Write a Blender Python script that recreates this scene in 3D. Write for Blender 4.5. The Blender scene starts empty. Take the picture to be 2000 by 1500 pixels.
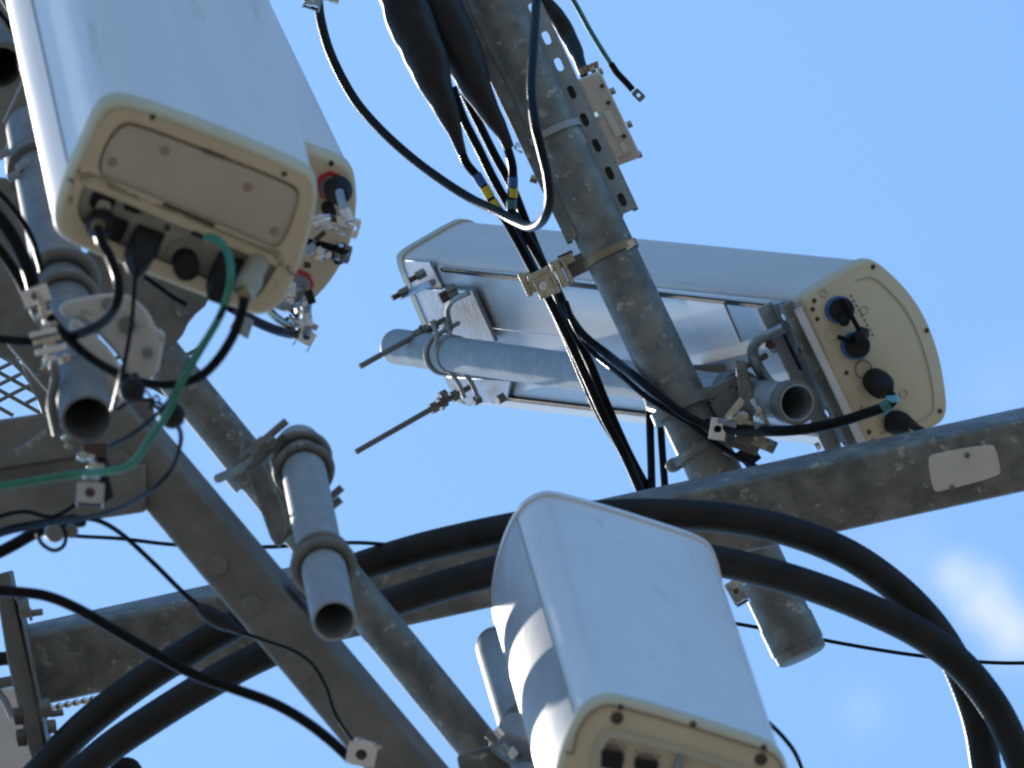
import bpy, math, random
from mathutils import Vector as V, Matrix, noise
random.seed(7)
sc = bpy.context.scene
C = sc.collection

# ------------------------------------------------------------ camera, sky, sun
ELEV, ROLL = math.radians(62), math.radians(13.5)
CAM = V((0, 0, 1.6))
FPX = 34800.0                                   # focal length in photo pixels (2000 wide)
FWD = V((0, math.cos(ELEV), math.sin(ELEV)))
_r0, _u0 = V((1, 0, 0)), V((0, -math.sin(ELEV), math.cos(ELEV)))
CX = _r0*math.cos(ROLL) - _u0*math.sin(ROLL)
CY = _r0*math.sin(ROLL) + _u0*math.cos(ROLL)
cd = bpy.data.cameras.new('camera'); cam = bpy.data.objects.new('camera', cd); C.objects.link(cam)
cam.matrix_world = Matrix(((CX.x, CY.x, -FWD.x, CAM.x), (CX.y, CY.y, -FWD.y, CAM.y), (CX.z, CY.z, -FWD.z, CAM.z), (0, 0, 0, 1)))
cd.sensor_width = 36; cd.lens = FPX/2000*36; cd.clip_start = .1; cd.clip_end = 6000
cd.dof.use_dof = True; cd.dof.focus_distance = 31.6; cd.dof.aperture_fstop = 9
sc.camera = cam
sc.cycles.filter_width = 2.3                      # the long zoom lens is a little soft

def D(x, y, z):                                  # direction given along right / up / towards the viewer
    return (CX*x + CY*y - FWD*z).normalized()
SUN = D(-.35, -.085, -.933)
el, az = math.asin(SUN.z), math.atan2(SUN.x, SUN.y)
sl = bpy.data.lights.new('sun', 'SUN'); sl.energy = 2.7; sl.angle = math.radians(.5); sl.color = (1, .95, .87)
so = bpy.data.objects.new('sun', sl); C.objects.link(so); so.location = (0, 0, 60)
so.rotation_euler = SUN.to_track_quat('Z', 'Y').to_euler()

w = bpy.data.worlds.new('World'); sc.world = w; w.use_nodes = True
nt = w.node_tree; nt.nodes.clear()
def N(nt, t, **k):
    n = nt.nodes.new(t)
    for a, b in k.items():
        if a in n.inputs.keys(): n.inputs[a].default_value = b
        else: setattr(n, a, b)
    return n
sky = N(nt, 'ShaderNodeTexSky', sky_type='NISHITA', sun_disc=False, sun_elevation=el, sun_rotation=az, altitude=1200, air_density=1.0, dust_density=1.0, ozone_density=4.0)
bg = N(nt, 'ShaderNodeBackground'); bg.inputs['Strength'].default_value = .12
out = N(nt, 'ShaderNodeOutputWorld')
tc = N(nt, 'ShaderNodeTexCoord')
L = nt.links.new
# thin fair-weather cloud wisps, each around its own direction in the sky
def skydir(px, py): return (FWD*FPX + CX*(px-1000) + CY*(750-py)).normalized()
deep = N(nt, 'ShaderNodeMix', data_type='RGBA', blend_type='MULTIPLY'); deep.inputs[0].default_value = 1; L(sky.outputs[0], deep.inputs[6]); deep.inputs[7].default_value = (.84, 1.16, 1.26, 1)
mixin = deep.outputs[2]
for (px, py, ext, amt, sx) in ((1868, 1128, 44, .8, 1), (1903, 1148, 56, 1.0, 1), (1938, 1182, 66, 1.0, 1), (1968, 1226, 66, .85, 1), (1992, 1265, 60, .6, 1), (1990, 800, 150, .16, 1), (1760, 1080, 120, .14, 1), (1680, 1390, 60, .2, 1)):
    c = skydir(px, py)
    sub = N(nt, 'ShaderNodeVectorMath', operation='SUBTRACT'); L(tc.outputs['Generated'], sub.inputs[0]); sub.inputs[1].default_value = c
    nz = N(nt, 'ShaderNodeTexNoise', Scale=FPX/38., Detail=10., Roughness=.55, Distortion=.8); L(tc.outputs['Generated'], nz.inputs['Vector'])
    ln = N(nt, 'ShaderNodeVectorMath', operation='LENGTH'); L(sub.outputs[0], ln.inputs[0])
    mr = N(nt, 'ShaderNodeMapRange', interpolation_type='SMOOTHSTEP'); L(ln.outputs['Value'], mr.inputs[0])
    mr.inputs[1].default_value = ext*1.35/FPX; mr.inputs[2].default_value = 0; mr.inputs[3].default_value = 0; mr.inputs[4].default_value = 1
    nr = N(nt, 'ShaderNodeMapRange'); L(nz.outputs[0], nr.inputs[0]); nr.inputs[1].default_value = .36; nr.inputs[2].default_value = .70
    mu = N(nt, 'ShaderNodeMath', operation='MULTIPLY'); L(mr.outputs[0], mu.inputs[0]); L(nr.outputs[0], mu.inputs[1])
    mu2 = N(nt, 'ShaderNodeMath', operation='MULTIPLY'); L(mu.outputs[0], mu2.inputs[0]); mu2.inputs[1].default_value = amt
    mx = N(nt, 'ShaderNodeMix', data_type='RGBA'); L(mu2.outputs[0], mx.inputs[0]); L(mixin, mx.inputs[6]); mx.inputs[7].default_value = (5.4, 5.45, 5.6, 1)
    mixin = mx.outputs[2]
L(mixin, bg.inputs[0]); L(bg.outputs[0], out.inputs[0])
sc.view_settings.view_transform = 'Standard'; sc.view_settings.look = 'None'
sc.view_settings.gamma = 1; sc.view_settings.exposure = .82

# ------------------------------------------------------------ placing helpers
S = 1160.0                                       # photo pixels per metre around 30 m away
def P(px, py, d): return CAM + (FWD*FPX + CX*(px-1000) + CY*(750-py))*(d/FPX)
def proj(p):
    q = p - CAM; z = q.dot(FWD)
    return 1000 + q.dot(CX)/z*FPX, 750 - q.dot(CY)/z*FPX, z
def along_x(p, w, px):                           # how far to go from p along w to be seen at column px
    a, b = 0., 4.
    s = 1 if proj(p+w*4)[0] > proj(p)[0] else -1
    for _ in range(40):
        m = (a+b)/2
        if (proj(p+w*m)[0]-px)*s < 0: a = m
        else: b = m
    return a
class Plane:
    def __init__(s, o, n): s.o, s.n = o, n.normalized()
    def hit(s, px, py, off=0):                   # the point of the plane seen at px,py, lifted off along the normal
        r = FWD*FPX + CX*(px-1000) + CY*(750-py)
        t = (s.o+s.n*off-CAM).dot(s.n)/r.dot(s.n)
        return CAM + r*t

# ------------------------------------------------------------ materials
def mat(name, col, rough=.5, metal=0., col2=None, nscale=30., bump=0., bscale=80., spec=.5, spots=None, rvar=0., stretch=None, coat=0., grain=None):
    m = bpy.data.materials.new(name); m.use_nodes = True; t = m.node_tree; b = t.nodes['Principled BSDF']
    b.inputs['Roughness'].default_value = rough; b.inputs['Metallic'].default_value = metal
    b.inputs['Specular IOR Level'].default_value = spec; b.inputs['Coat Weight'].default_value = coat
    b.inputs['Base Color'].default_value = (*col, 1)
    co = t.nodes.new('ShaderNodeTexCoord'); vec = co.outputs['Object']
    if stretch:
        mp = t.nodes.new('ShaderNodeMapping'); mp.inputs['Scale'].default_value = stretch; t.links.new(vec, mp.inputs[0]); vec = mp.outputs[0]
    if grain:
        mp = t.nodes.new('ShaderNodeMapping'); mp.vector_type = 'TEXTURE'; mp.inputs['Rotation'].default_value = grain[0].to_track_quat('X', 'Z').to_euler(); mp.inputs['Scale'].default_value = (grain[1], 1, 1)
        t.links.new(vec, mp.inputs[0]); vec = mp.outputs[0]
    def noi(sc_, det=6, ro=.6):
        n = t.nodes.new('ShaderNodeTexNoise'); n.inputs['Scale'].default_value = sc_; n.inputs['Detail'].default_value = det
        n.inputs['Roughness'].default_value = ro; t.links.new(vec, n.inputs['Vector']); return n
    if col2:
        n = noi(nscale); r = t.nodes.new('ShaderNodeValToRGB'); t.links.new(n.outputs[0], r.inputs[0])
        r.color_ramp.elements[0].position = .38; r.color_ramp.elements[1].position = .66
        r.color_ramp.elements[0].color = (*col, 1); r.color_ramp.elements[1].color = (*col2, 1)
        src = r.outputs[0]
        if spots:                                # (colour, noise scale, threshold): stains of their own shape
            n2 = noi(spots[1], 4, .7); r2 = t.nodes.new('ShaderNodeValToRGB'); t.links.new(n2.outputs[0], r2.inputs[0])
            r2.color_ramp.elements[0].position = spots[2]; r2.color_ramp.elements[1].position = min(1, spots[2]+.09)
            r2.color_ramp.elements[0].color = (0, 0, 0, 1); r2.color_ramp.elements[1].color = (1, 1, 1, 1)
            mx = t.nodes.new('ShaderNodeMix'); mx.data_type = 'RGBA'; t.links.new(r2.outputs[0], mx.inputs[0]); t.links.new(src, mx.inputs[6]); mx.inputs[7].default_value = (*spots[0], 1)
            src = mx.outputs[2]
        t.links.new(src, b.inputs['Base Color'])
    if rvar:
        n = noi(nscale*.7); mr = t.nodes.new('ShaderNodeMapRange'); t.links.new(n.outputs[0], mr.inputs[0])
        mr.inputs[1].default_value = .3; mr.inputs[2].default_value = .7; mr.inputs[3].default_value = max(.05, rough-rvar); mr.inputs[4].default_value = rough+rvar
        t.links.new(mr.outputs[0], b.inputs['Roughness'])
    if bump:
        n = noi(bscale, 4); bp = t.nodes.new('ShaderNodeBump'); bp.inputs['Strength'].default_value = bump; bp.inputs['Distance'].default_value = .002
        t.links.new(n.outputs[0], bp.inputs['Height']); t.links.new(bp.outputs[0], b.inputs['Normal'])
    return m
M = {}
M['galv'] = mat('weathered galvanised steel', (.10, .10, .092), .55, .25, (.20, .195, .175), 20, .3, 140, spots=((.34, .32, .27), 34, .59), rvar=.12)
M['galv_dark'] = mat('dull galvanised steel', (.115, .110, .097), .6, .15, (.17, .161, .142), 13, .25, 120, spots=((.18, .165, .135), 30, .66), rvar=.1)
M['galv_new'] = mat('bright galvanised pipe', (.24, .262, .275), .6, .15, (.30, .315, .325), 30, .12, 160, spots=((.19, .165, .135), 26, .66), rvar=.1)
M['galv_mid'] = mat('dull zinc pipe', (.13, .138, .142), .65, .15, (.19, .198, .205), 20, .2, 140, spots=((.25, .23, .19), 30, .66))
M['slate'] = mat('blue grey zinc plate', (.20, .235, .27), .4, .5, (.28, .31, .34), 25, .1, 120, rvar=.1)
M['rust'] = mat('rust stained strap', (.20, .18, .13), .45, .5, (.26, .17, .07), 60, .1, 200)
M['chrome'] = mat('stainless steel', (.62, .60, .57), .2, 1., (.70, .66, .60), 40, .05, 200, rvar=.08)
M['brass'] = mat('tarnished stainless hanger', (.52, .47, .37), .3, .9, (.36, .30, .20), 60, .1, 200, rvar=.1)
M['alu'] = mat('mill finish aluminium', (.52, .51, .505), .5, .5, (.62, .605, .595), 6, .03, 60, rvar=.1, spots=((.42, .41, .40), 18, .62), grain=(D(-.40, .047, -.915), 5))
M['alu_dull'] = mat('weathered aluminium tray', (.34, .335, .34), .5, .55, (.42, .415, .415), 8, .03, 60, rvar=.1, spots=((.28, .27, .26), 20, .62), grain=(D(-.12, .459, -.880), 7))
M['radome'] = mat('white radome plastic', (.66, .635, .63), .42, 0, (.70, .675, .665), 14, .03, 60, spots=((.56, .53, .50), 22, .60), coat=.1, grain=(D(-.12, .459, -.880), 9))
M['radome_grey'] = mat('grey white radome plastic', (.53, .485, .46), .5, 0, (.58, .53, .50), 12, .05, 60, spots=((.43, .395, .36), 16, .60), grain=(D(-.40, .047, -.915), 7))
M['cream'] = mat('cream plastic', (.50, .42, .285), .55, 0, (.54, .46, .32), 9, .04, 150, spots=((.42, .37, .26), 14, .68))
M['cream_dim'] = mat('grey cream moulding', (.40, .38, .30), .55, 0, (.45, .43, .34), 12, .04, 150)
M['cream_panel'] = mat('grey cream flat panel', (.41, .37, .29), .5, 0, (.45, .405, .325), 9, .03, 150)
M['bay'] = mat('shade darkened socket bay moulding', (.26, .25, .21), .55, 0, (.31, .30, .25), 30, .1, 150)  # recess shade put into the colour, standing in for a deeper bay
M['weld'] = mat('sanded weld disc', (.14, .13, .112), .6, .1, (.17, .155, .135), 40)
M['beige'] = mat('beige painted metal', (.44, .40, .34), .45, .1, (.50, .45, .38), 20, .05, 150, spots=((.26, .22, .17), 30, .66))
M['black'] = mat('black cable jacket', (.007, .007, .008), .30, 0, (.012, .011, .012), 40, .15, 300, spec=.06)
M['black_loop'] = mat('worn black cable jacket', (.008, .008, .008), .40, 0, (.012, .011, .011), 40, .15, 300, spec=.12)
M['black_matt'] = mat('black rubber', (.008, .008, .008), .65, 0, (.014, .013, .012), 60, .35, 220, spec=.25)
M['tape'] = mat('black vinyl tape', (.008, .008, .009), .5, 0, (.013, .012, .012), 60, .7, 90, spec=.3)
M['coil'] = mat('black trunk cable jacket', (.012, .0115, .011), .5, 0, (.024, .022, .02), 10, .2, 120, spec=.15)
M['green'] = mat('green ground wire', (.012, .13, .07), .5, 0, (.03, .19, .11), 30, .1, 120, spots=((.05, .10, .075), 26, .62))
M['green_old'] = mat('faded teal ground wire', (.02, .10, .09), .35, 0, (.03, .15, .12), 60)
M['yellow'] = mat('yellow marking tape', (.55, .42, .02), .4)
M['blue'] = mat('blue marking tape', (.02, .10, .28), .4)
M['cyan'] = mat('light blue marking tape', (.10, .38, .55), .4)
M['red'] = mat('red sealing ring', (.42, .03, .03), .5)
M['white'] = mat('white label sleeve', (.72, .71, .68), .45, 0, (.62, .61, .58), 60)
M['screw'] = mat('dark screw head', (.07, .045, .04), .45, .5)
M['bronze'] = mat('dull brass screw', (.32, .24, .15), .4, .7)
M['purple_line'] = mat('brown seam', (.20, .14, .11), .6)
M['sticker'] = mat('pale printed sticker', (.48, .50, .53), .4, .3, (.52, .54, .56), 12)
M['plate'] = mat('pale name plate', (.50, .47, .42), .5, 0, (.55, .52, .46), 14, spots=((.36, .33, .28), 22, .68))
M['paint'] = mat('grey cast bracket', (.36, .34, .31), .5, .1, (.44, .41, .37), 14, .2, 90, spots=((.24, .22, .19), 18, .62))
M['ground'] = mat('pale gravel ground', (.15, .133, .11), .9, 0, (.21, .187, .158), .4)

# ------------------------------------------------------------ mesh helpers
def frame(w):
    w = w.normalized(); a = V((0, 0, 1)) if abs(w.z) < .9 else V((1, 0, 0))
    u = w.cross(a).normalized(); return u, w.cross(u)
def chaikin(pts, it=2, closed=True):
    for _ in range(it):
        n = len(pts); o = []
        if not closed: o.append(pts[0])
        for i in range(n if closed else n-1):
            a, b = pts[i], pts[(i+1) % n]
            o.append(tuple(a[k]*.75+b[k]*.25 for k in range(len(a)))); o.append(tuple(a[k]*.25+b[k]*.75 for k in range(len(a))))
        if not closed: o.append(pts[-1])
        pts = o
    return pts
def spline(pts, n=10):
    p = [V(q) for q in pts]
    if len(p) < 3: return p
    p = [p[0]*2-p[1]] + p + [p[-1]*2-p[-2]]; o = []
    for i in range(1, len(p)-2):
        for k in range(n):
            t = k/n; a, b, c, d = p[i-1:i+3]
            o.append(.5*((2*b)+(c-a)*t+(2*a-5*b+4*c-d)*t*t+(3*b-a-3*c+d)*t*t*t))
    o.append(p[-2]); return o
class MB:
    def __init__(s): s.v = []; s.f = []
    def ring(s, pts): i = len(s.v); s.v += [V(p) for p in pts]; return list(range(i, i+len(pts)))
    def bridge(s, a, b, closed=True):
        n = len(a)
        for i in range(n if closed else n-1):
            j = (i+1) % n; s.f.append((a[i], a[j], b[j], b[i]))
    def tube(s, pts, r, seg=14, caps=True, wob=0., flat=1.):
        pts = [V(p) for p in pts]; n = len(pts)
        rs = r if isinstance(r, (list, tuple)) else [r]*n
        t0 = (pts[1]-pts[0]).normalized(); u, _ = frame(t0); rr = []
        for i, p in enumerate(pts):
            t = (pts[min(i+1, n-1)]-pts[max(i-1, 0)]).normalized()
            u = (u-t*u.dot(t)).normalized(); q = t.cross(u)
            ring = []
            for k in range(seg):
                a = 2*math.pi*k/seg; R = rs[i]
                if wob: R *= 1+wob*noise.noise(p*28+V((math.cos(a), math.sin(a), 0))*.9)
                ring.append(p+u*math.cos(a)*R+q*math.sin(a)*R*flat)
            rr.append(s.ring(ring))
        for a, b in zip(rr, rr[1:]): s.bridge(a, b)
        if caps: s.f.append(tuple(rr[0][::-1])); s.f.append(tuple(rr[-1]))
        return s
    def cyl(s, a, b, r, r2=None, seg=16): return s.tube([a, b], [r, r if r2 is None else r2], seg)
    def pipe(s, a, b, r, th=.12, seg=40, depth=None):  # open at a
        u, q = frame(b-a); wd = (b-a).normalized(); ri = r*(1-th); dp = depth or (b-a).length*.9
        def rg(c, R): return s.ring([c+u*math.cos(2*math.pi*k/seg)*R+q*math.sin(2*math.pi*k/seg)*R for k in range(seg)])
        b1 = r*.03
        rs = [rg(a+wd*dp, ri*.999), rg(a+wd*b1, ri), rg(a, ri+b1), rg(a, r-b1), rg(a+wd*b1, r), rg(b-wd*b1, r), rg(b, r-b1), rg(b, ri), ]
        for x, y in zip(rs, rs[1:]): s.bridge(x, y)
        s.f.append(tuple(rs[-1]))
        s.f.append(tuple(rs[0][::-1])); return s
    def box(s, c, ax, ay, az, hx, hy, hz):
        i = len(s.v)
        for x in (-1, 1):
            for y in (-1, 1):
                for z in (-1, 1): s.v.append(c+ax*hx*x+ay*hy*y+az*hz*z)
        for q in ((0, 1, 3, 2), (4, 6, 7, 5), (0, 4, 5, 1), (2, 3, 7, 6), (0, 2, 6, 4), (1, 5, 7, 3)): s.f.append(tuple(i+k for k in q))
        return s
    def slab(s, pts, n, th):                      # flat outline with thickness
        a = s.ring(pts); b = s.ring([V(p)-n*th for p in pts]); s.bridge(a, b); s.f.append(tuple(a)); s.f.append(tuple(b[::-1])); return s
    def holed(s, c, n, u, hx, hy, r, th, seg=24):  # rectangular plate with a round hole
        q = n.cross(u)
        def outer(k):
            a = 2*math.pi*(k+.5)/seg; x, y = math.cos(a), math.sin(a); m = max(abs(x), abs(y)); return x/m*hx, y/m*hy
        O = [outer(k) for k in range(seg)]; I = [(math.cos(2*math.pi*(k+.5)/seg)*r, math.sin(2*math.pi*(k+.5)/seg)*r) for k in range(seg)]
        def rg(L_, z): return s.ring([c+u*x+q*y+n*z for x, y in L_])
        a, b, e, d = rg(O, th/2), rg(I, th/2), rg(I, -th/2), rg(O, -th/2)
        s.bridge(a, b); s.bridge(b, e); s.bridge(e, d); s.bridge(d, a); return s
    def arc(s, c, u, q, R, r, a0, a1, n=20, seg=12):
        return s.tube([c+u*math.cos(a0+(a1-a0)*k/n)*R+q*math.sin(a0+(a1-a0)*k/n)*R for k in range(n+1)], r, seg)
    def band(s, c, ax, R, wd, th, seg=40, a0=0, a1=2*math.pi):
        u, q = frame(ax); rs = []
        full = a1-a0 > 6.28; n = seg
        prof = [(R, -wd/2), (R+th, -wd/2), (R+th, wd/2), (R, wd/2)]
        ring = [s.ring([c+(u*math.cos(a0+(a1-a0)*k/n)+q*math.sin(a0+(a1-a0)*k/n))*x+ax*y for x, y in prof]) for k in range(n+(0 if full else 1))]
        for k in range(len(ring)-(0 if full else 1)): s.bridge(ring[k], ring[(k+1) % len(ring)])
        if not full: s.f.append(tuple(ring[0])); s.f.append(tuple(ring[-1][::-1]))
        return s
    def hexn(s, a, b, r): return s.tube([a, b], r, 6)
    def ball(s, c, r, ax=None, sq=1., seg=18):
        ax = (ax or V((0, 0, 1))).normalized(); u, q = frame(ax); m = 10; rr = []
        for i in range(1, m):
            t = math.pi*i/m; rr.append(s.ring([c+ax*math.cos(t)*r*sq+(u*math.cos(2*math.pi*k/seg)+q*math.sin(2*math.pi*k/seg))*math.sin(t)*r for k in range(seg)]))
        for x, y in zip(rr, rr[1:]): s.bridge(x, y)
        s.f.append(tuple(rr[0][::-1])); s.f.append(tuple(rr[-1])); return s
    def loft(s, out2, o, e1, e2, wd, st, caps=(True, True)):
        n = len(out2); nr = []
        for i in range(n):
            a, b = out2[i-1], out2[(i+1) % n]; t = V((b[0]-a[0], b[1]-a[1])); t.normalize(); nr.append((t.y, -t.x))
        area = sum(out2[i-1][0]*out2[i][1]-out2[i][0]*out2[i-1][1] for i in range(n)); sg = -1 if area > 0 else 1
        rr = [s.ring([o+e1*(x+sg*nx*ins)+e2*(y+sg*ny*ins)+wd*l for (x, y), (nx, ny) in zip(out2, nr)]) for l, ins in st]
        for a, b in zip(rr, rr[1:]): s.bridge(a, b)
        if caps[0]: s.f.append(tuple(rr[0][::-1]))
        if caps[1]: s.f.append(tuple(rr[-1]))
        return s
    def build(s, name, m, parent=None, loc=None, bevel=0, smooth=35):
        me = bpy.data.meshes.new(name)
        if loc is None: loc = parent['_o'] if parent is not None else s.v[0]
        loc = V(loc)
        me.from_pydata([tuple(p-loc) for p in s.v], [], s.f)
        o = bpy.data.objects.new(name, me); C.objects.link(o)
        me.materials.append(M[m] if isinstance(m, str) else m)
        import bmesh
        bm = bmesh.new(); bm.from_mesh(me); bmesh.ops.recalc_face_normals(bm, faces=bm.faces); bm.to_mesh(me); bm.free()
        for p in me.polygons: p.use_smooth = True
        me.set_sharp_from_angle(angle=math.radians(smooth))
        if bevel:
            b = o.modifiers.new('bevel', 'BEVEL'); b.width = bevel; b.segments = 2; b.limit_method = 'ANGLE'; b.angle_limit = math.radians(40)
        if parent is not None:
            o.parent = parent; po = V(parent['_o']); o.location = loc-po
        else: o.location = loc
        o['_o'] = tuple(loc); return o
def tag(o, label, cat, group=None, kind=None):
    if label: o['label'] = label
    if cat: o['category'] = cat
    if group: o['group'] = group
    if kind: o['kind'] = kind
    return o
def thing(name, label, cat, loc, group=None):
    o = bpy.data.objects.new(name, None); C.objects.link(o); o.location = loc; o['_o'] = tuple(loc); o.empty_display_size = .05
    return tag(o, label, cat, group)
px = lambda n: n/S                               # a length in photo pixels, in metres

# ------------------------------------------------------------ ground
g = MB(); g.ring([V((-2500, -2500, 0)), V((2500, -2500, 0)), V((2500, 2500, 0)), V((-2500, 2500, 0))]); g.f.append((0, 1, 2, 3))
tag(g.build('ground', 'ground', loc=(0, 0, 0)), None, None, kind='structure')

# ------------------------------------------------------------ antennas
class Ant:
    def __init__(s, label, outline, d, ref, w, Lh, tray, rad='radome', group='panel antennas on the tower', rim=.012, capth=.035):
        s.w = w; o = P(ref[0], ref[1], d); s.o = o
        s.pl = Plane(o, -w); s.root = thing('panel_antenna', label, 'antenna', o, group)
        e1 = (CX-w*CX.dot(w)).normalized(); e2 = w.cross(e1).normalized(); s.e1, s.e2 = e1, e2
        n = len(outline)
        # remember for each smoothed point which stretch of the outline it came from
        pts = [(x, y, float(i)) for i, (x, y) in enumerate(outline)]
        sm = []
        raw = chaikin([(x, y) for x, y, i in pts], 2)
        for k, (x, y) in enumerate(raw): sm.append(((k/4) % n, x, y))
        s.out = []
        for i, x, y in sm:
            p = s.pl.hit(x, y)-o; s.out.append((p.dot(e1), p.dot(e2)))
        idx = [i for i, x, y in sm]
        r = .004
        MB().loft(s.out, o, e1, e2, w, [(0, rim), (r*.6, rim*.45), (.012, .001), (.018, 0), (capth, 0), (capth, .005)]).build('end_cap', 'cream', s.root, smooth=50)
        MB().loft(s.out, o, e1, e2, w, [(capth*.7, .004), (Lh, .004)]).build('radome', rad, s.root, smooth=40)
        MB().loft(s.out, o, e1, e2, w, [(Lh-.03, .003), (Lh-.03, -.001), (Lh-.004, -.001), (Lh, .006), (Lh+.006, .02)]).build('top_cap', 'cream_dim' if rad == 'radome_grey' else rad, s.root, smooth=50)
        a, b = tray; sel = [s.out[k] for k in range(len(idx)) if (a <= idx[k] <= b)] if a <= b else [s.out[k] for k in range(len(idx)) if idx[k] >= a]+[s.out[k] for k in range(len(idx)) if idx[k] <= b]
        cx_ = sum(p[0] for p in s.out)/len(s.out); cy_ = sum(p[1] for p in s.out)/len(s.out)
        def sh(p, k):
            v = V((p[0]-cx_, p[1]-cy_)); l = v.length; v = v*(1+k/l); return (cx_+v.x, cy_+v.y)
        prof = [sh(p, -.001) for p in sel]+[sh(p, -.008) for p in sel[::-1]]
        MB().loft(prof, o, e1, e2, w, [(capth+.001, 0), (Lh-.032, 0)]).build('back_tray', 'alu' if rad == 'radome_grey' else 'alu_dull', s.root, smooth=40)
    def at(s, x, y, off=0): return s.pl.hit(x, y, off)
    def poly(s, name, pts, z0, z1, m, it=2, bevel=0, parent=None):  # outline in pixels raised from the cap face between z0 and z1
        q = chaikin(pts, it) if it else pts
        out = [(((s.at(x, y)-s.o).dot(s.e1)), (s.at(x, y)-s.o).dot(s.e2)) for x, y in q]
        return MB().loft(out, s.o, s.e1, s.e2, -s.w, [(z0, 0), (z1, 0)]).build(name, m, parent or s.root, bevel=bevel)
    def line(s, name, pts, r, m, z=.001, n=8):
        return MB().tube([s.at(x, y, z) for x, y in [(p.x, p.y) for p in spline([(a, b, 0) for a, b in pts], n)]], r, 8).build(name, m, s.root)
    def screw(s, x, y, r, m='screw', h=.003, z=0):
        c = s.at(x, y, z); return MB().tube([c-s.w*-.002, c-s.w*h*.7, c-s.w*h], [r, r, r*.7], 12).build('screw', m, s.root)
    def trough(s, name, pts, z, r, m):              # recess shown by a raised rim of its own
        q = chaikin(pts, 2); q.append(q[0]); return MB().tube([s.at(x, y, z) for x, y in q], r, 8).build(name, m, s.root)

def ring_outline(cx, cy, r, n=20): return [(cx+math.cos(2*math.pi*k/n)*r, cy+math.sin(2*math.pi*k/n)*r) for k in range(n)]

# --- antenna 1, upper left, nearest
W1 = D(-.12, .459, -.880)
out1 = [(188, 222), (212, 200), (262, 200), (430, 262), (588, 328), (618, 350), (624, 392), (600, 492), (562, 588), (540, 610), (505, 624), (470, 612),
        (400, 586), (250, 527), (150, 488), (110, 462), (105, 425), (130, 350), (160, 284)]
a1 = Ant('large upper left panel antenna, cream base full of sockets and a green wire', out1, 28.5, (360, 410), W1, 2.0, (12, 16.9))
R1 = a1.root
# raised rim frame around the plain upper panel
def rimframe(a, name, outer, inner, z, m):
    qo = chaikin(outer, 2); qi = chaikin(inner, 2); mb = MB(); n = 60
    def res(q):
        L_ = [0]; 
        for i in range(len(q)): L_.append(L_[-1]+math.dist(q[i], q[(i+1) % len(q)]))
        o = []; j = 0
        for k in range(n):
            t = L_[-1]*k/n
            while L_[j+1] < t: j += 1
            f = (t-L_[j])/(L_[j+1]-L_[j]+1e-9); p, r = q[j], q[(j+1) % len(q)]; o.append((p[0]+(r[0]-p[0])*f, p[1]+(r[1]-p[1])*f))
        return o
    O, I = res(qo), res(qi)
    A = mb.ring([a.at(x, y, 0) for x, y in O]); B = mb.ring([a.at(x, y, z) for x, y in O])
    I2 = mb.ring([a.at(x, y, z) for x, y in I]); I3 = mb.ring([a.at(x, y, .0008) for x, y in I])
    mb.bridge(A, B); mb.bridge(B, I2); mb.bridge(I2, I3); mb.bridge(I3, A)
    return mb.build(name, m, a.root, smooth=60)
rimframe(a1, 'upper_frame', [(200, 232), (222, 214), (262, 214), (430, 276), (582, 340), (606, 358), (610, 392), (590, 470), (566, 522), (545, 524), (440, 478), (300, 420), (205, 380), (158, 362), (150, 345), (172, 290)],
         [(214, 262), (236, 238), (262, 236), (430, 300), (560, 352), (584, 368), (586, 388), (566, 450), (546, 484), (530, 488), (430, 448), (300, 396), (205, 350), (190, 334), (196, 300)], .016, 'cream')
a1.poly('inner_panel', [(216, 266), (238, 242), (262, 240), (430, 304), (558, 355), (580, 370), (582, 388), (562, 448), (543, 480), (528, 484), (430, 444), (300, 392), (207, 347), (194, 332), (199, 300)], -.001, .009, 'cream_panel')
for (x, y) in ((220, 316), (322, 294), (484, 366), (536, 452)): a1.screw(x, y, px(9), 'bronze', z=.009, h=.002)
for (x, y) in ((298, 229), (555, 340)): a1.screw(x, y, px(6), 'screw', z=.016, h=.001)
for (x, y) in ((140, 390), (534, 556)): a1.screw(x, y, px(8), 'bronze', h=.002)
a1.poly('label_slot', [(397, 288), (440, 303), (438, 309), (395, 294)], 0, .0105, 'purple_line', 0)
a1.line('seam', [(130, 350), (146, 354), (154, 340), (166, 334), (300, 386), (430, 440), (545, 484), (566, 498), (562, 524), (572, 535), (590, 540)], px(2.6), 'purple_line', .0006)
# socket bay
rimframe(a1, 'socket_bay_frame', [(148, 340), (164, 332), (180, 338), (300, 385), (430, 440), (545, 488), (560, 502), (552, 530), (520, 600), (500, 608), (430, 580), (300, 530), (175, 480), (146, 455), (140, 430), (142, 380)],
         [(162, 362), (170, 354), (190, 360), (300, 402), (430, 455), (530, 498), (545, 508), (538, 530), (505, 580), (492, 585), (430, 556), (300, 505), (182, 458), (156, 430), (150, 410), (154, 385)], .016, 'cream')
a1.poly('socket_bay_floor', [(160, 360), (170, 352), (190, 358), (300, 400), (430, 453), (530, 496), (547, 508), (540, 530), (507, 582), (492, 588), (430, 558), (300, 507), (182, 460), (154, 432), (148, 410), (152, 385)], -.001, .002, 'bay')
def sq(cx, cy, hw, hh): # parallelogram parallel to the cap edges
    ux, uy = .935, .354; vx, vy = -.41, .912
    return [(cx-ux*hw-vx*hh, cy-uy*hw-vy*hh), (cx+ux*hw-vx*hh, cy+uy*hw-vy*hh), (cx+ux*hw+vx*hh, cy+uy*hw+vy*hh), (cx-ux*hw+vx*hh, cy-uy*hw+vy*hh)]
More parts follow.
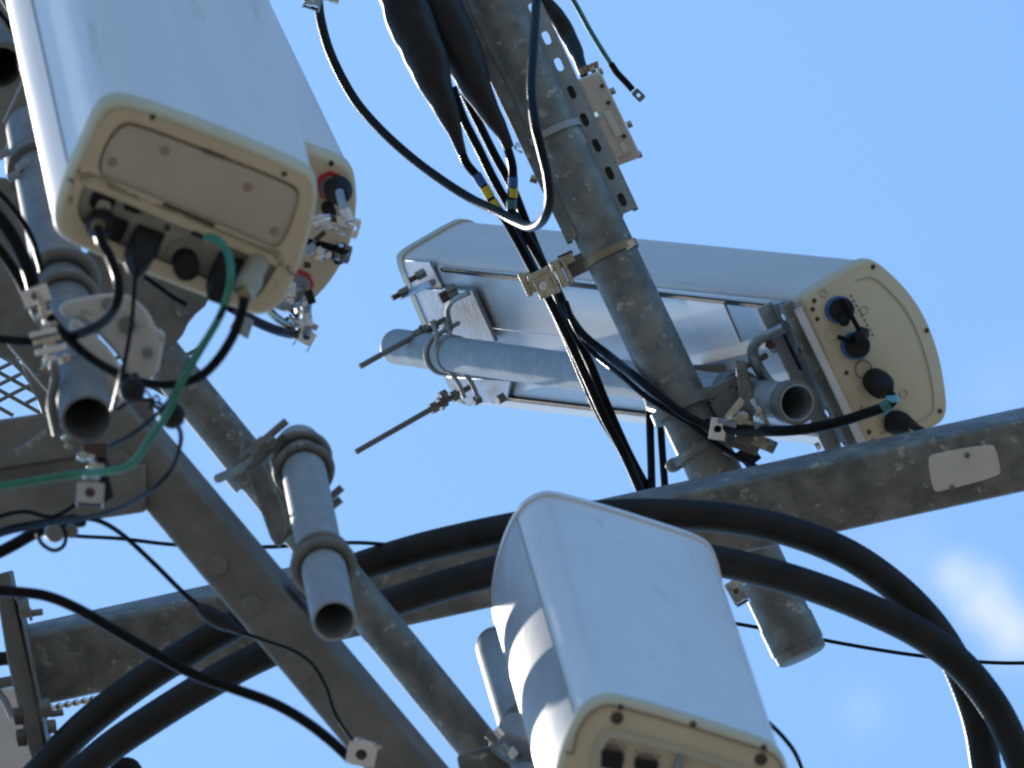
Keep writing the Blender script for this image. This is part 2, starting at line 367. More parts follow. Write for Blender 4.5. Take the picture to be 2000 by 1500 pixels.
for (x, y, a, b) in ((275, 485, 37, 36), (362, 505, 34, 32), (440, 530, 30, 34), (262, 402, 26, 16)):
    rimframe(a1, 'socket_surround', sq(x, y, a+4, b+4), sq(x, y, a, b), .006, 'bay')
a1.poly('socket', sq(258, 404, 17, 8), .001, .004, 'black_matt', 1)
a1.poly('socket', sq(200, 390, 24, 22), .001, .005, 'black_matt', 2)
a1.poly('rubber_seal', sq(201, 402, 14, 14), .001, .0065, 'cream_dim', 2)
a1.poly('round_blind_plug', ring_outline(361, 508, 26), .001, .03, 'black_matt', 0, .002)
a1.poly('socket', sq(500, 505, 18, 12), .001, .006, 'black_matt', 2)
a1.line('latch_slot', [(318, 398), (418, 440)], px(4), 'screw', .016)
a1.line('latch_slot', [(440, 472), (464, 484)], px(5), 'screw', .004)
a1.screw(352, 441, px(8), 'bronze', z=.003)
a1.poly('vent_screw', ring_outline(326, 443, 6), 0, .006, 'screw', 0)
# connectors standing out of the bay
def plug(a, x, y, x2, y2, L_, rs, m, name='connector', seg=20):
    p0 = a.at(x, y, .002); p1 = a.at(x2, y2, L_); n = len(rs)
    return MB().tube([p0.lerp(p1, k/(n-1)) for k in range(n)], [px(r) for r in rs], seg).build(name, m, a.root, bevel=.001)
c = plug(a1, 200, 436, 190, 440, .05, [27, 29, 28, 22, 14], 'black_matt')
MB().tube([a1.at(192, 440, .046), a1.at(190, 444, .06)], [px(14), px(12)], 18).build('collar', 'bronze', c)
def boxplug(a, secs, m='black_matt'):
    mb = MB(); rs = [mb.ring([a.at(x, y, z) for x, y in sq(cx, cy, hw, hh)]) for cx, cy, hw, hh, z in secs]
    for p, q in zip(rs, rs[1:]): mb.bridge(p, q)
    mb.f.append(tuple(rs[0][::-1])); mb.f.append(tuple(rs[-1])); return mb.build('connector', m, a.root, bevel=.004)
boxplug(a1, [(284, 476, 29, 34, .002), (280, 480, 29, 30, .02), (274, 500, 25, 26, .045), (268, 524, 14, 16, .075), (266, 535, 7, 8, .085)])
boxplug(a1, [(216, 442, 32, 22, .002), (214, 442, 30, 22, .014)])
boxplug(a1, [(440, 528, 26, 34, .002), (436, 540, 24, 32, .03), (430, 570, 18, 26, .055)])
c = plug(a1, 505, 505, 478, 575, .08, [20, 23, 21, 21, 24, 24, 21, 12], 'bay', 'cable_gland')
MB().tube([a1.at(481, 572, .075), a1.at(477, 580, .09)], [px(20), px(14)], 18).build('collar', 'bronze', c)
a1.line('wire_lug', [(376, 452), (390, 458), (404, 464)], px(7), 'black_matt', .012)

# --- antenna 2 behind it
W2 = D(-.21, .43, -.878)
out2 = [(430, 225), (470, 232), (600, 292), (660, 312), (690, 330), (698, 356), (701, 405), (690, 480), (655, 550), (604, 603), (560, 620), (520, 600), (420, 520), (400, 400), (410, 260)]
a2 = Ant('half hidden panel antenna behind the large upper left one, metal jumpers at its base', out2, 30.2, (650, 430), W2, 1.36, (11, 13.9))
for (x, y) in ((647, 319), (671, 479)): a2.screw(x, y, px(5.5))
for (x, y, r) in ((645, 362, 24), (585, 553, 22)):
    rr = a2.poly('sealing_ring', ring_outline(x, y, r+5, 8), 0, .006, 'red', 0)
    a2.poly('socket', ring_outline(x, y, r-3), .004, .012, 'slate', 0)
c = plug(a2, 658, 366, 667, 385, .07, [25, 28, 28, 24, 20, 14], 'black_matt')
a2.poly('blind_plug', ring_outline(640, 405, 13), 0, .02, 'black_matt', 0)
a2.poly('blind_plug', ring_outline(655, 490, 13), 0, .03, 'black_matt', 0)
a2.poly('small_label', [(594, 511), (607, 513), (606, 524), (593, 522)], 0, .001, 'screw', 0)
c = plug(a2, 590, 565, 597, 610, .06, [16, 20, 18, 14, 12], 'chrome')

# --- antenna 3, long one seen from its back
W3 = D(-.40, .047, -.915)
out3 = [(1568, 590), (1576, 572), (1620, 546), (1680, 511), (1702, 504), (1722, 514), (1768, 556), (1808, 612), (1836, 685), (1850, 760), (1853, 806), (1838, 832), (1780, 853), (1720, 878), (1700, 888), (1686, 872), (1640, 765), (1600, 670)]
L3 = .001
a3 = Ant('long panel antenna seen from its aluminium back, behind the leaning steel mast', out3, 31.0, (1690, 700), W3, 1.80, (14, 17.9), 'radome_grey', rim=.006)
B0, B1_ = a3.at(1568, 590), a3.at(1700, 888)
U3 = (B1_-B0).normalized(); N3 = U3.cross(W3).normalized()
if N3.dot(-FWD) < 0: N3 = -N3                   # out of the aluminium back, towards the viewer
b3 = Plane(B0, N3)
for (x, y) in ((1705, 521), (1810, 645), (1836, 803), (1590, 587), (1587, 604), (1596, 623), (1653, 728), (1697, 844), (1706, 862)): a3.screw(x, y, px(5), h=.002)
a3.line('seam', [(1672, 546), (1700, 541), (1725, 556), (1770, 606), (1800, 670), (1818, 735), (1824, 790), (1816, 812), (1790, 826), (1720, 848)], px(1.8), 'cream_dim', .0006)
for (x, y) in ((1637, 605), (1668, 675)):
    o = a3.poly('socket_ring', ring_outline(x, y, 27), 0, .012, 'blue', 0)
    o2 = a3.poly('socket_face', ring_outline(x, y, 23), .011, .016, 'black_matt', 0)
MB().tube([a3.at(1646, 584, .02), a3.at(1660, 612, .025), a3.at(1680, 648, .025)], px(5), 10).build('dust_cap_strap', 'black', R3 if False else a3.root)
MB().tube([a3.at(1684, 652, .01), a3.at(1680, 660, .04)], [px(16), px(12)], 6).build('dust_cap', 'black_matt', a3.root)
MB().tube([a3.at(1636, 658, .012), a3.at(1668, 668, .02)], px(5), 10).build('dust_cap_strap', 'black', a3.root)
MB().tube([a3.at(1648, 622, .012), a3.at(1650, 632, .02)], [px(14), px(9)], 10).build('dust_cap', 'black_matt', a3.root)
plug(a3, 1705, 740, 1735, 765, .06, [24, 27, 28, 27, 20, 12], 'black_matt')
plug(a3, 1738, 822, 1790, 836, .05, [22, 26, 24, 16, 10], 'black_matt')
a3.line('tether_wire', [(1700, 740), (1676, 735), (1672, 715), (1685, 703), (1700, 712), (1704, 726)], px(1.6), 'purple_line', .004)
a3.line('tether_wire', [(1684, 792), (1683, 806), (1700, 800)], px(1.6), 'purple_line', .004)
for (x, y, rr_) in ((1622, 655, 12), (1765, 768, 8), (1688, 605, 8), (1608, 572, 7)): a3.trough('moulding_mark', ring_outline(x, y, rr_, 10), .0005, px(1.4), 'cream_dim')
for k in range(9): a3.poly('moulded_lettering', [(1660+k*5.2, 576+k*9.5), (1663+k*5.2, 575+k*9.5), (1665.5+k*5.2, 580+k*9.5), (1662.5+k*5.2, 581+k*9.5)], 0, .0008, 'purple_line', 0)
# grooves, lip, sticker on the back
def back_bar(name, x0, y0, x1, y1, hw, off, th, m, par):
    p, q = b3.hit(x0, y0, off), b3.hit(x1, y1, off); ax = (q-p).normalized(); sd = N3.cross(ax).normalized()
    return MB().box((p+q)/2, ax, sd, N3, (q-p).length/2, hw, th/2).build(name, m, par, bevel=min(hw, th/2)*.3)
back_bar('groove', 862, 527, 1494, 599, px(4.5), .001, .004, 'black_matt', a3.root)
back_bar('groove', 985, 776, 1600, 846, px(4.5), .006, .014, 'black_matt', a3.root)
back_bar('centre_rib', 880, 650, 1480, 722, px(26), .001, .004, 'alu', a3.root)
st = MB().slab([b3.hit(*p, .0022) for p in ((1338, 583), (1412, 592), (1446, 668), (1368, 662))], N3, .0015).build('sticker', 'sticker', a3.root)
MB().slab([b3.hit(*p, .0022) for p in ((1416, 592), (1486, 602), (1512, 672), (1450, 668))], N3, .0015).build('sticker', 'sticker', a3.root)
back_bar('sticker_edge', 1414, 590, 1447, 668, px(1.5), .003, .002, 'screw', a3.root)

# --- antenna 4, bottom
W4 = D(-.062, .205, -.977)
out4 = [(1120, 1410), (1142, 1380), (1176, 1362), (1206, 1362), (1300, 1387), (1430, 1428), (1502, 1452), (1530, 1474), (1545, 1520), (1556, 1600), (1540, 1700), (1500, 1780), (1440, 1795), (1110, 1690), (1082, 1640), (1076, 1570), (1082, 1520), (1098, 1460)]
a4 = Ant('white panel antenna at bottom centre in front of the two thick trunk cables', out4, 28.4, (1330, 1450), W4, 1.56, (13, 17.95))
a4.line('seam', [(1104, 1468), (1118, 1470), (1128, 1430), (1148, 1398), (1176, 1380), (1206, 1380), (1310, 1408), (1430, 1445), (1505, 1472), (1528, 1498), (1538, 1540)], px(2), 'purple_line', .0008)
for (x, y) in ((1212, 1381), (1354, 1414), (1492, 1460)): a4.screw(x, y, px(6))
for (x, y) in ((1205, 1402), (1486, 1483)): a4.screw(x, y, px(12), 'screw', .003)
rimframe(a4, 'socket_bay_frame', [(1150, 1500), (1168, 1432), (1190, 1424), (1300, 1450), (1430, 1490), (1520, 1520), (1530, 1560), (1500, 1700), (1150, 1640)],
         [(1170, 1506), (1182, 1446), (1196, 1440), (1300, 1464), (1430, 1504), (1500, 1530), (1508, 1560), (1480, 1680), (1170, 1620)], .008, 'cream_dim')
for (x, y, a_, b_) in ((1196, 1476, 27, 34), (1263, 1492, 27, 30), (1400, 1535, 27, 30)):
    rimframe(a4, 'socket_surround', [(x-a_*.85-3, y-b_*.9-4), (x+a_+4, y-b_*.55-2), (x+a_*.75+4, y+b_+4), (x-a_-4, y+b_*.6+3)], [(x-a_*.85, y-b_*.9), (x+a_, y-b_*.55), (x+a_*.75, y+b_), (x-a_, y+b_*.6)], .004, 'cream_dim')
    a4.poly('socket', [(x-a_*.85, y-b_*.9), (x+a_, y-b_*.55), (x+a_*.75, y+b_), (x-a_, y+b_*.6)], 0, .003, 'purple_line', 0)
    a4.poly('plug_body', [(x-a_*.82, y-b_*.45), (x+a_*.8, y-b_*.2), (x+a_*.65, y+b_*.9), (x-a_*.85, y+b_*.55)], 0, .012, 'black_matt', 0, .003)
a4.poly('latch', [(1324, 1470), (1336, 1473), (1328, 1520), (1306, 1520)], 0, .014, 'slate', 1)

# ------------------------------------------------------------ steel: mast, beams, pipes
WM_top, WM_bot = P(928, -60, 31.22), P(1568, 1284, 31.02)
WM = (WM_top-WM_bot).normalized(); RM = px(54)
mt = thing('mast_pipe', 'thick leaning galvanised steel mast pipe crossing in front of the long antenna', 'pipe', WM_bot)
mb = MB(); n = 60
mb.tube([WM_bot+WM*.0, WM_bot+WM*.003, WM_bot+WM*.02]+[WM_bot.lerp(WM_top, .02+.98*k/n) for k in range(n+1)], [RM*.86, RM*.97, RM]+[RM]*(n+1), 48)
mb.build('tube', 'galv', mt)
def mast_at(y):
    a, b = 0., 1.
    for _ in range(30):
        m = (a+b)/2
        if proj(WM_bot.lerp(WM_top, m))[1] > y: a = m
        else: b = m
    return WM_bot.lerp(WM_top, a)
MB().band(WM_bot+WM*.045, WM, RM-.001, .05, .003).build('end_sleeve', 'galv', mt)

VIEW = -FWD
def side(ax): return ax.cross(VIEW).normalized()  # image-plane perpendicular of an axis
SM = side(WM)
if SM.dot(CX) < 0: SM = -SM                       # to the right of the mast
NM = WM.cross(SM).normalized()
if NM.dot(VIEW) < 0: NM = -NM

def beam(name, label, cat, pa, pb, hw, depth, rot, mtl, group=None, bev=.012, holes=()):
    a, b = P(*pa), P(*pb); ax = (b-a).normalized(); s1 = side(ax)
    if s1.dot(CY) < 0: s1 = -s1
    nn = ax.cross(s1).normalized()
    if nn.dot(VIEW) < 0: nn = -nn
    s2 = (s1*math.cos(rot)+nn*math.sin(rot)).normalized(); n2 = (nn*math.cos(rot)-s1*math.sin(rot)).normalized()
    root = thing(name, label, cat, a, group)
    # length-wise subdivided box with rounded long edges
    prof = []; hd = depth/2
    for (sx, sy, a0) in ((1, 1, 0), (-1, 1, 90), (-1, -1, 180), (1, -1, 270)):
        for k in range(6):
            t = math.radians(a0+18*k); prof.append((sx*(hw-bev)+math.cos(t)*bev, sy*(hd-bev)+math.sin(t)*bev))
    m = MB(); rs = [m.ring([a.lerp(b, k/12)+s2*x+n2*(y-hd) for x, y in prof]) for k in range(13)]
    for x, y in zip(rs, rs[1:]): m.bridge(x, y)
    m.f.append(tuple(rs[0][::-1])); m.f.append(tuple(rs[-1])); m.build('tube_section', mtl, root)
    return root, Plane(a, n2), s2, n2, ax

bm2, pl2, s22, n22, ax2 = beam('steel_beam', 'long galvanised beam rising to the right edge, pale name plate near its end', 'beam', (48, 1315, 30.6), (2100, 868, 30.6), px(73), .13, math.radians(9), 'galv')
MB().slab([pl2.hit(x, y, .003) for x, y in chaikin([(1811, 897), (1822, 886), (1930, 868), (1944, 872), (1955, 918), (1950, 930), (1834, 961), (1822, 958)], 1)], n22, .003).build('name_plate', 'plate', bm2)
for (x, y) in ((1889, 889), (1860, 952), (1902, 957)):
    c = pl2.hit(x, y, .002); MB().tube([c, c+n22*.004], px(5.5), 12).build('rivet', 'galv_dark', bm2)
for (x, y) in ((1560, 975), (1702, 1000), (870, 1180)):
    c = pl2.hit(x, y, .0005); MB().tube([c, c+n22*.001], px(7), 14).build('hole', 'galv_dark', bm2)

bm1, pl1, s12, n12, ax1 = beam('steel_beam', 'broad dark diagonal square beam running down to the bottom edge, under the short pipe', 'beam', (36, 622, 29.62), (866, 1608, 29.62), px(54), .10, math.radians(13), 'galv_dark')
for (x, y, r) in ((425, 1103, 21), (492, 1182, 21), (590, 1308, 22), (235, 900, 22)):
    c = pl1.hit(x, y, .0005); MB().tube([c, c+n12*.0012, c+n12*.0018], [px(r), px(r), px(r-3)], 24).build('plug_weld', 'weld', bm1)
for (x, y) in ((455, 1065), (650, 1370), (600, 1340), (735, 1440)):
    c = pl1.hit(x, y, .0005); MB().tube([c, c+n12*.001], px(5), 10).build('weld_spatter', 'weld', bm1)

# left channel beam, two flanges and a recessed web
la, lb = P(-60, 873, 29.66), P(262, 838, 29.66)
chb = thing('channel_beam', 'brownish grey channel beam at left edge, under the two wire loops', 'beam', la)
def strip(name, x0, yt0, yb0, x1, yt1, yb1, d, th, m, par, bev=.006):
    return MB().slab([P(x0, yt0, d), P(x1, yt1, d), P(x1, yb1, d), P(x0, yb0, d)], VIEW, th).build(name, m, par, bevel=bev)
strip('upper_flange', -60, 828, 928, 300, 775, 873, 29.635, .05, 'galv_dark', chb)
strip('lower_flange', -60, 958, 1052, 285, 905, 1000, 29.60, .05, 'galv_dark', chb)
strip('web', -60, 905, 985, 250, 860, 930, 29.642, .012, 'galv_dark', chb, .002)

def simple_pipe(name, label, pa, da, pb, db, r, m, group=None, closed=False, cat='pipe'):
    a, b = P(pa[0], pa[1], da), P(pb[0], pb[1], db)
    root = thing(name, label, cat, a, group)
    if closed:
        wd = (b-a).normalized(); MB().tube([a, a+wd*.004, a+wd*.012]+[(a+wd*.012).lerp(b, k/20) for k in range(1, 21)], [r*.8, r*.95, r]+[r]*20, 40).build('tube', m, root)
    else: MB().pipe(a, b, r, .14, depth=.5).build('tube', m, root)
    return root, a, b
# brace pipe
bp, bpa, bpb = simple_pipe('brace_pipe', 'round diagonal steel brace passing behind the short hanging pipe', (960, 1490), 29.98, (290, 665), 29.98, px(42), 'galv', closed=True)
wbp = (bpb-bpa).normalized()
# short pipe in the middle-left
sp, spa, spb = simple_pipe('mounting_pipe', 'short pale open pipe clamped to the round brace in the lower left middle', (653, 1213), 29.15, (583, 868), 29.80, px(43), 'galv_new', 'open ended mounting pipes')
wsp = (spb-spa).normalized()
# left pipe
lp, lpa, lpb = simple_pipe('mounting_pipe', 'open ended pipe at left below the large antenna, above the wire and lug', (170, 818), 28.85, (62, 250), 29.80, px(50), 'galv_mid', 'open ended mounting pipes')
wlp = (lpb-lpa).normalized()
# pipe of antenna 3
p3a = P(1557, 787, 30.93); L3p = along_x(p3a, W3, 790)
p3 = thing('mounting_pipe', 'pale pipe along the back of the long antenna, open end near its base', 'pipe', p3a, 'open ended mounting pipes')
p3b = P(776, 677, proj(p3a+W3*L3p)[2]); W3p = (p3b-p3a).normalized(); L3p = (p3b-p3a).length
m = MB().pipe(p3a, p3b, px(38), .10, depth=.5); m.build('tube', 'galv_new', p3)
MB().ball(p3b, px(37.5), W3p, .75, 32).build('end_plug', 'galv_new', p3)
MB().band(p3a+W3p*.016, W3p, px(37.8), .03, .006).build('end_collar', 'galv_dark', p3)
# pipe behind antenna 4
p4, p4a, p4b = simple_pipe('mounting_pipe', 'grey blue pipe with rounded top behind the bottom centre antenna', (968, 1262), 30.3, (1075, 1620), 29.5, px(40), 'galv_new', 'open ended mounting pipes', closed=True)
MB().ball(p4a, px(39.5), (p4a-p4b), .9, 28).build('end_plug', 'galv_new', p4)

# clamps on the short pipe
def ubolt(par, c, ax, R, r, leg, legdir, name='u_bolt', m='galv'):
    ax = ax.normalized(); ld = (legdir-ax*legdir.dot(ax)).normalized(); q = ax.cross(ld)
    pts = [c+q*R+ld*leg]+[c+q*R*math.cos(t)-ld*R*math.sin(t) for t in [math.pi*k/18 for k in range(19)]]+[c-q*R+ld*leg]
    o = MB().tube(pts, r, 12).build(name, m, par)
    for sgn in (1, -1):
        e = c+q*R*sgn+ld*leg
        MB().hexn(e-ld*.03, e-ld*.018, r*2).build('nut', 'galv', o)
    return o
def plate_px(par, name, pts, d, th, m, bev=.002, it=0, nrm=None):
    nrm = nrm or VIEW; pl = Plane(P(*pts[0], d), nrm); q = chaikin(pts, it) if it else pts
    return MB().slab([pl.hit(x, y) for x, y in q], nrm, th).build(name, m, par, bevel=bev)
cl1 = thing('pipe_clamp', 'upper double u bolt clamp joining short pipe to the diagonal brace', 'clamp', P(590, 880, 29.8), 'steel pipe clamps')
ct = spa.lerp(spb, .92); cb = spa.lerp(spb, .30)
MB().arc(ct, *[x for x in frame(wsp)], px(52), px(9), 0, 6.283, 40).build('strap', 'galv', cl1)
MB().arc(ct+wsp*-.05, *[x for x in frame(wsp)], px(52), px(9), 0, 6.283, 40).build('strap', 'galv', cl1)
for (x0, y0, x1, y1, d) in ((468, 900, 560, 822, 29.7), (490, 915, 556, 850, 29.72), (630, 985, 668, 952, 29.7), (632, 1002, 666, 975, 29.72)):
    MB().cyl(P(x0, y0, d), P(x1, y1, d), px(7.5)).build('threaded_rod', 'galv_dark', cl1)
for (x, y) in ((510, 868), (530, 862), (500, 885)): MB().hexn(P(x-8, y+6, 29.7), P(x+8, y-6, 29.7), px(15)).build('nut', 'galv_dark', cl1)
plate_px(cl1, 'bracket_plate', [(472, 858), (488, 852), (498, 870), (560, 1000), (556, 1060), (535, 1070), (510, 1000), (470, 890)], 29.86, .02, 'galv', .004, 1)
MB().band(bpa.lerp(bpb, .70), wbp, px(43), .035, .012).build('brace_strap', 'galv', cl1)
MB().tube([P(425, 935, 29.92), P(470, 915, 29.86), P(500, 880, 29.82)], px(9), 10).build('brace_bolt', 'galv', cl1)
MB().tube([P(540, 1058, 29.9), P(575, 1035, 29.88)], [px(12), px(9)], 10).build('brace_bolt', 'galv', cl1)
cl2 = thing('pipe_clamp', 'lower ring clamp round the short pipe near its open end', 'clamp', cb, 'steel pipe clamps')
MB().arc(cb, *frame(wsp), px(54), px(11), 0, 6.283, 40).build('strap', 'galv_dark', cl2)
MB().arc(cb+wsp*.035, *frame(wsp), px(50), px(8), 0, 6.283, 40).build('strap', 'galv_dark', cl2)
plate_px(cl2, 'saddle', [(565, 1130), (600, 1108), (690, 1110), (700, 1170), (690, 1200), (640, 1195), (590, 1170)], 29.62, .05, 'galv_dark', .006, 1)

# left pipe: ring clamp, cast bracket, plate behind
cl3 = thing('pipe_clamp', 'dark ring clamp round the left pipe just under the large antenna', 'clamp', P(130, 560, 29.3), 'steel pipe clamps')
c = lpa.lerp(lpb, .46)
MB().arc(c, *frame(wlp), px(64), px(13), 0, 6.283, 44).build('strap', 'galv_dark', cl3)
MB().arc(c+wlp*-.07, *frame(wlp), px(59), px(10), 0, 6.283, 44).build('strap', 'galv_dark', cl3)
cast = thing('cast_bracket', 'pale curved cast bracket beside the left pipe, bolt holes on its face', 'bracket', P(220, 640, 29.3))
plate_px(cast, 'web_plate', [(112, 602), (125, 588), (180, 576), (240, 571), (270, 588), (292, 612), (302, 640), (322, 645), (320, 668), (306, 742), (255, 738), (235, 700), (190, 650), (160, 622), (125, 620)], 28.97, .05, 'paint', .006, 1)
plate_px(cast, 'foot', [(128, 622), (160, 625), (235, 705), (250, 760), (228, 800), (206, 790), (160, 700)], 28.95, .04, 'paint', .006, 1)
for (x, y, r) in ((248, 635, 17), (288, 689, 10), (212, 595, 13)): MB().tube([P(x, y, 28.97), P(x, y, 28.962)], px(r), 18).build('bolt_head', 'galv_dark', cast)
gp = thing('gusset_plate', 'grey gusset plate with a round bolt under the large antenna base', 'plate', P(330, 600, 29.75))
plate_px(gp, 'plate', [(150, 480), (250, 510), (400, 565), (410, 590), (372, 622), (352, 664), (312, 696), (240, 700), (160, 600)], 29.80, .02, 'galv_dark', .004, 1)
MB().hexn(P(356, 602, 29.79), P(356, 602, 29.77), px(17)).build('bolt_head', 'galv', gp)
tabp = thing('steel_tab', 'small flat steel tab hanging under the large antenna beside the black connector cable', 'plate', P(470, 630, 29.2))
plate_px(tabp, 'tab', [(448, 640), (466, 612), (496, 626), (484, 663)], 29.2, .006, 'galv_new', .001)

# antenna 3 brackets (far end)
fb = thing('antenna_bracket', 'blue grey bracket with two long threaded rods at the far end of the long antenna', 'bracket', b3.hit(870, 620), 'brackets of the long antenna')
def bplate(par, name, pts, off, th, m): return MB().slab([b3.hit(x, y, off) for x, y in pts], N3, th).build(name, m, par, bevel=.0015)
bplate(fb, 'backing_plate', [(790, 508), (838, 511), (866, 566), (1000, 745), (990, 784), (918, 788), (886, 745)], .006, .005, 'slate')
bplate(fb, 'upper_plate', [(814, 564), (921, 567), (967, 668), (885, 664), (852, 634)], .018, .008, 'slate')
bplate(fb, 'lower_plate', [(872, 735), (998, 744), (990, 778), (962, 790), (940, 778), (915, 795), (893, 770)], .018, .008, 'slate')
for (x0, y0, x1, y1, so_) in ((872, 622, 703, 716, .03), (920, 755, 695, 883, .03)):
    q = b3.hit(x0, y0, so_); s0 = proj(q)
    # rod stands straight out of the back
    k = 0.05
    while proj(q+N3*k)[0] > x1 and k < .6: k += .002
    e = q+N3*k; ex, ey, ed = proj(e)
    e = P(x1, y1, ed)
    n_ = 70; MB().tube([q.lerp(e, i/n_) for i in range(n_+1)], [px(6.6 if i % 2 else 5.6) for i in range(n_+1)], 12).build('threaded_rod', 'galv_dark', fb)
    for f in (.12, .22, .30): c = q.lerp(e, f); dd = (e-q).normalized(); MB().hexn(c, c+dd*.013, px(13)).build('nut', 'galv', fb)
    MB().tube([q.lerp(e, .26), q.lerp(e, .275)], px(15), 20).build('washer', 'galv', fb)
cc = p3a+W3*(L3p-.33*L3p/ L3p)
pc = p3a+W3p*along_x(p3a, W3p, 868); q3 = U3
ubolt(fb, pc, W3p, px(43), px(5), .05, -N3, 'clamp_strap', 'galv_new')
MB().band(pc+W3p*-.03, W3p, px(38), .03, .003).build('saddle_band', 'galv_new', fb)
# wavy saddle jaws over the pipe
for dx in (0, 26):
    pts = [(842+dx, 628), (853+dx, 652), (852+dx, 678), (862+dx, 706), (880+dx, 728), (895+dx, 748), (908+dx, 778)]
    dp = proj(pc)[2]-px(56)
    MB().tube([V(p) for p in spline([P(x, y, dp) for x, y in pts], 6)], px(5), 10).build('jaw', 'galv_new', fb)
for (x, y) in ((797, 566), (888, 562), (829, 532), (893, 572)):
    c = b3.hit(x, y, .03); MB().hexn(c, c+N3*.02, px(11)).build('nut', 'galv', fb); MB().cyl(c, c+N3*.035, px(6)).build('bolt', 'screw', fb)
for (x, y) in ((872, 768), (985, 775), (938, 778)):
    c = b3.hit(x, y, .03); MB().hexn(c, c+N3*.015, px(11)).build('nut', 'galv', fb)
MB().tube(spline([b3.hit(880, 640, .05), b3.hit(874, 605, .05), b3.hit(888, 585, .05), b3.hit(915, 572, .04)], 6), px(6), 10).build('hook', 'galv_new', fb)
MB().tube([b3.hit(783, 578, .03), b3.hit(812, 566, .03), b3.hit(845, 552, .03)], px(8), 10).build('tie_bar', 'slate', fb)

# near bracket: channel across the back beside the cap
nb = thing('antenna_bracket', 'steel channel and bent arm at the cream base end of the long antenna', 'bracket', b3.hit(1560, 700), 'brackets of the long antenna')
def chan(x0, y0, x1, y1, hw, off, th, m, name='channel'):
    return back_bar(name, x0, y0, x1, y1, hw, off, th, m, nb)
chan(1516, 590, 1656, 884, px(30), .014, .014, 'slate', 'channel_web')
chan(1535, 592, 1674, 888, px(9), .02, .02, 'galv', 'channel_flange')
chan(1492, 596, 1628, 880, px(3.5), .03, .03, 'galv_new', 'channel_flange')
chan(1558, 602, 1694, 888, px(4.5), .012, .014, 'alu', 'edge_strip')
back_bar('slot', 1530, 655, 1562, 722, px(8), .0225, .004, 'black_matt', nb)
for (x, y) in ((1495, 605), (1540, 615), (1566, 680), (1624, 802), (1600, 870), (1655, 866)):
    c = b3.hit(x, y, .02); MB().hexn(c, c+N3*.01, px(9)).build('bolt_head', 'chrome', nb)
MB().tube(spline([b3.hit(1534, 638, .03), b3.hit(1500, 655, .05), b3.hit(1478, 668, .07), b3.hit(1470, 690, .08), b3.hit(1482, 720, .08), b3.hit(1500, 745, .06), b3.hit(1520, 765, .04)], 8), px(12), 14, flat=.7).build('bent_arm', 'slate', nb)
MB().hexn(b3.hit(1505, 672, .05), b3.hit(1512, 680, .03), px(12)).build('nut', 'screw', nb)
MB().tube([b3.hit(1495, 695, .06), b3.hit(1455, 715, .08)], px(7), 10).build('bolt', 'rust', nb)

# mast clamp where the pipe crosses
mc = thing('mast_clamp', 'heavy dark clamp holding the antenna pipe to the leaning mast', 'clamp', P(1400, 780, 31.4), 'steel pipe clamps')
dM = 31.28
plate_px(mc, 'upper_plate', [(1352, 712), (1418, 712), (1426, 728), (1440, 726), (1446, 745), (1360, 770), (1350, 745)], 31.40, .10, 'galv', .004)
MB().box(P(1378, 775, 31.08), (P(1450, 735, 31.2)-P(1305, 812, 31.2)).normalized(), side((P(1450, 735, 31.2)-P(1305, 812, 31.2))), VIEW, px(84), px(12), .02).build('front_bar', 'galv_dark', mc, bevel=.003)
plate_px(mc, 'cheek', [(1385, 790), (1430, 745), (1470, 800), (1475, 850), (1420, 850)], 31.06, .04, 'galv_dark', .003)
plate_px(mc, 'jaw', [(1436, 702), (1456, 704), (1470, 760), (1474, 800), (1448, 800), (1440, 750)], 31.02, .05, 'galv', .003)
q = mast_at(795); MB().band(q, WM, RM+.001, .02, .012).build('strap', 'galv_dark', mc)
q = mast_at(880); MB().band(q, WM, RM+.001, .014, .012).build('u_bolt', 'galv', mc)
MB().ball(q-SM*(RM+.012), px(15), SM, 1.2).build('u_bolt_shoulder', 'galv', mc)
MB().tube([P(1300, 805, 31.2), P(1270, 797, 31.3), P(1262, 770, 31.4)], px(8), 10).build('bolt', 'galv', mc)
MB().band(p3a+W3p*.25, W3p, px(38), .04, .010).build('pipe_strap', 'galv_dark', mc)

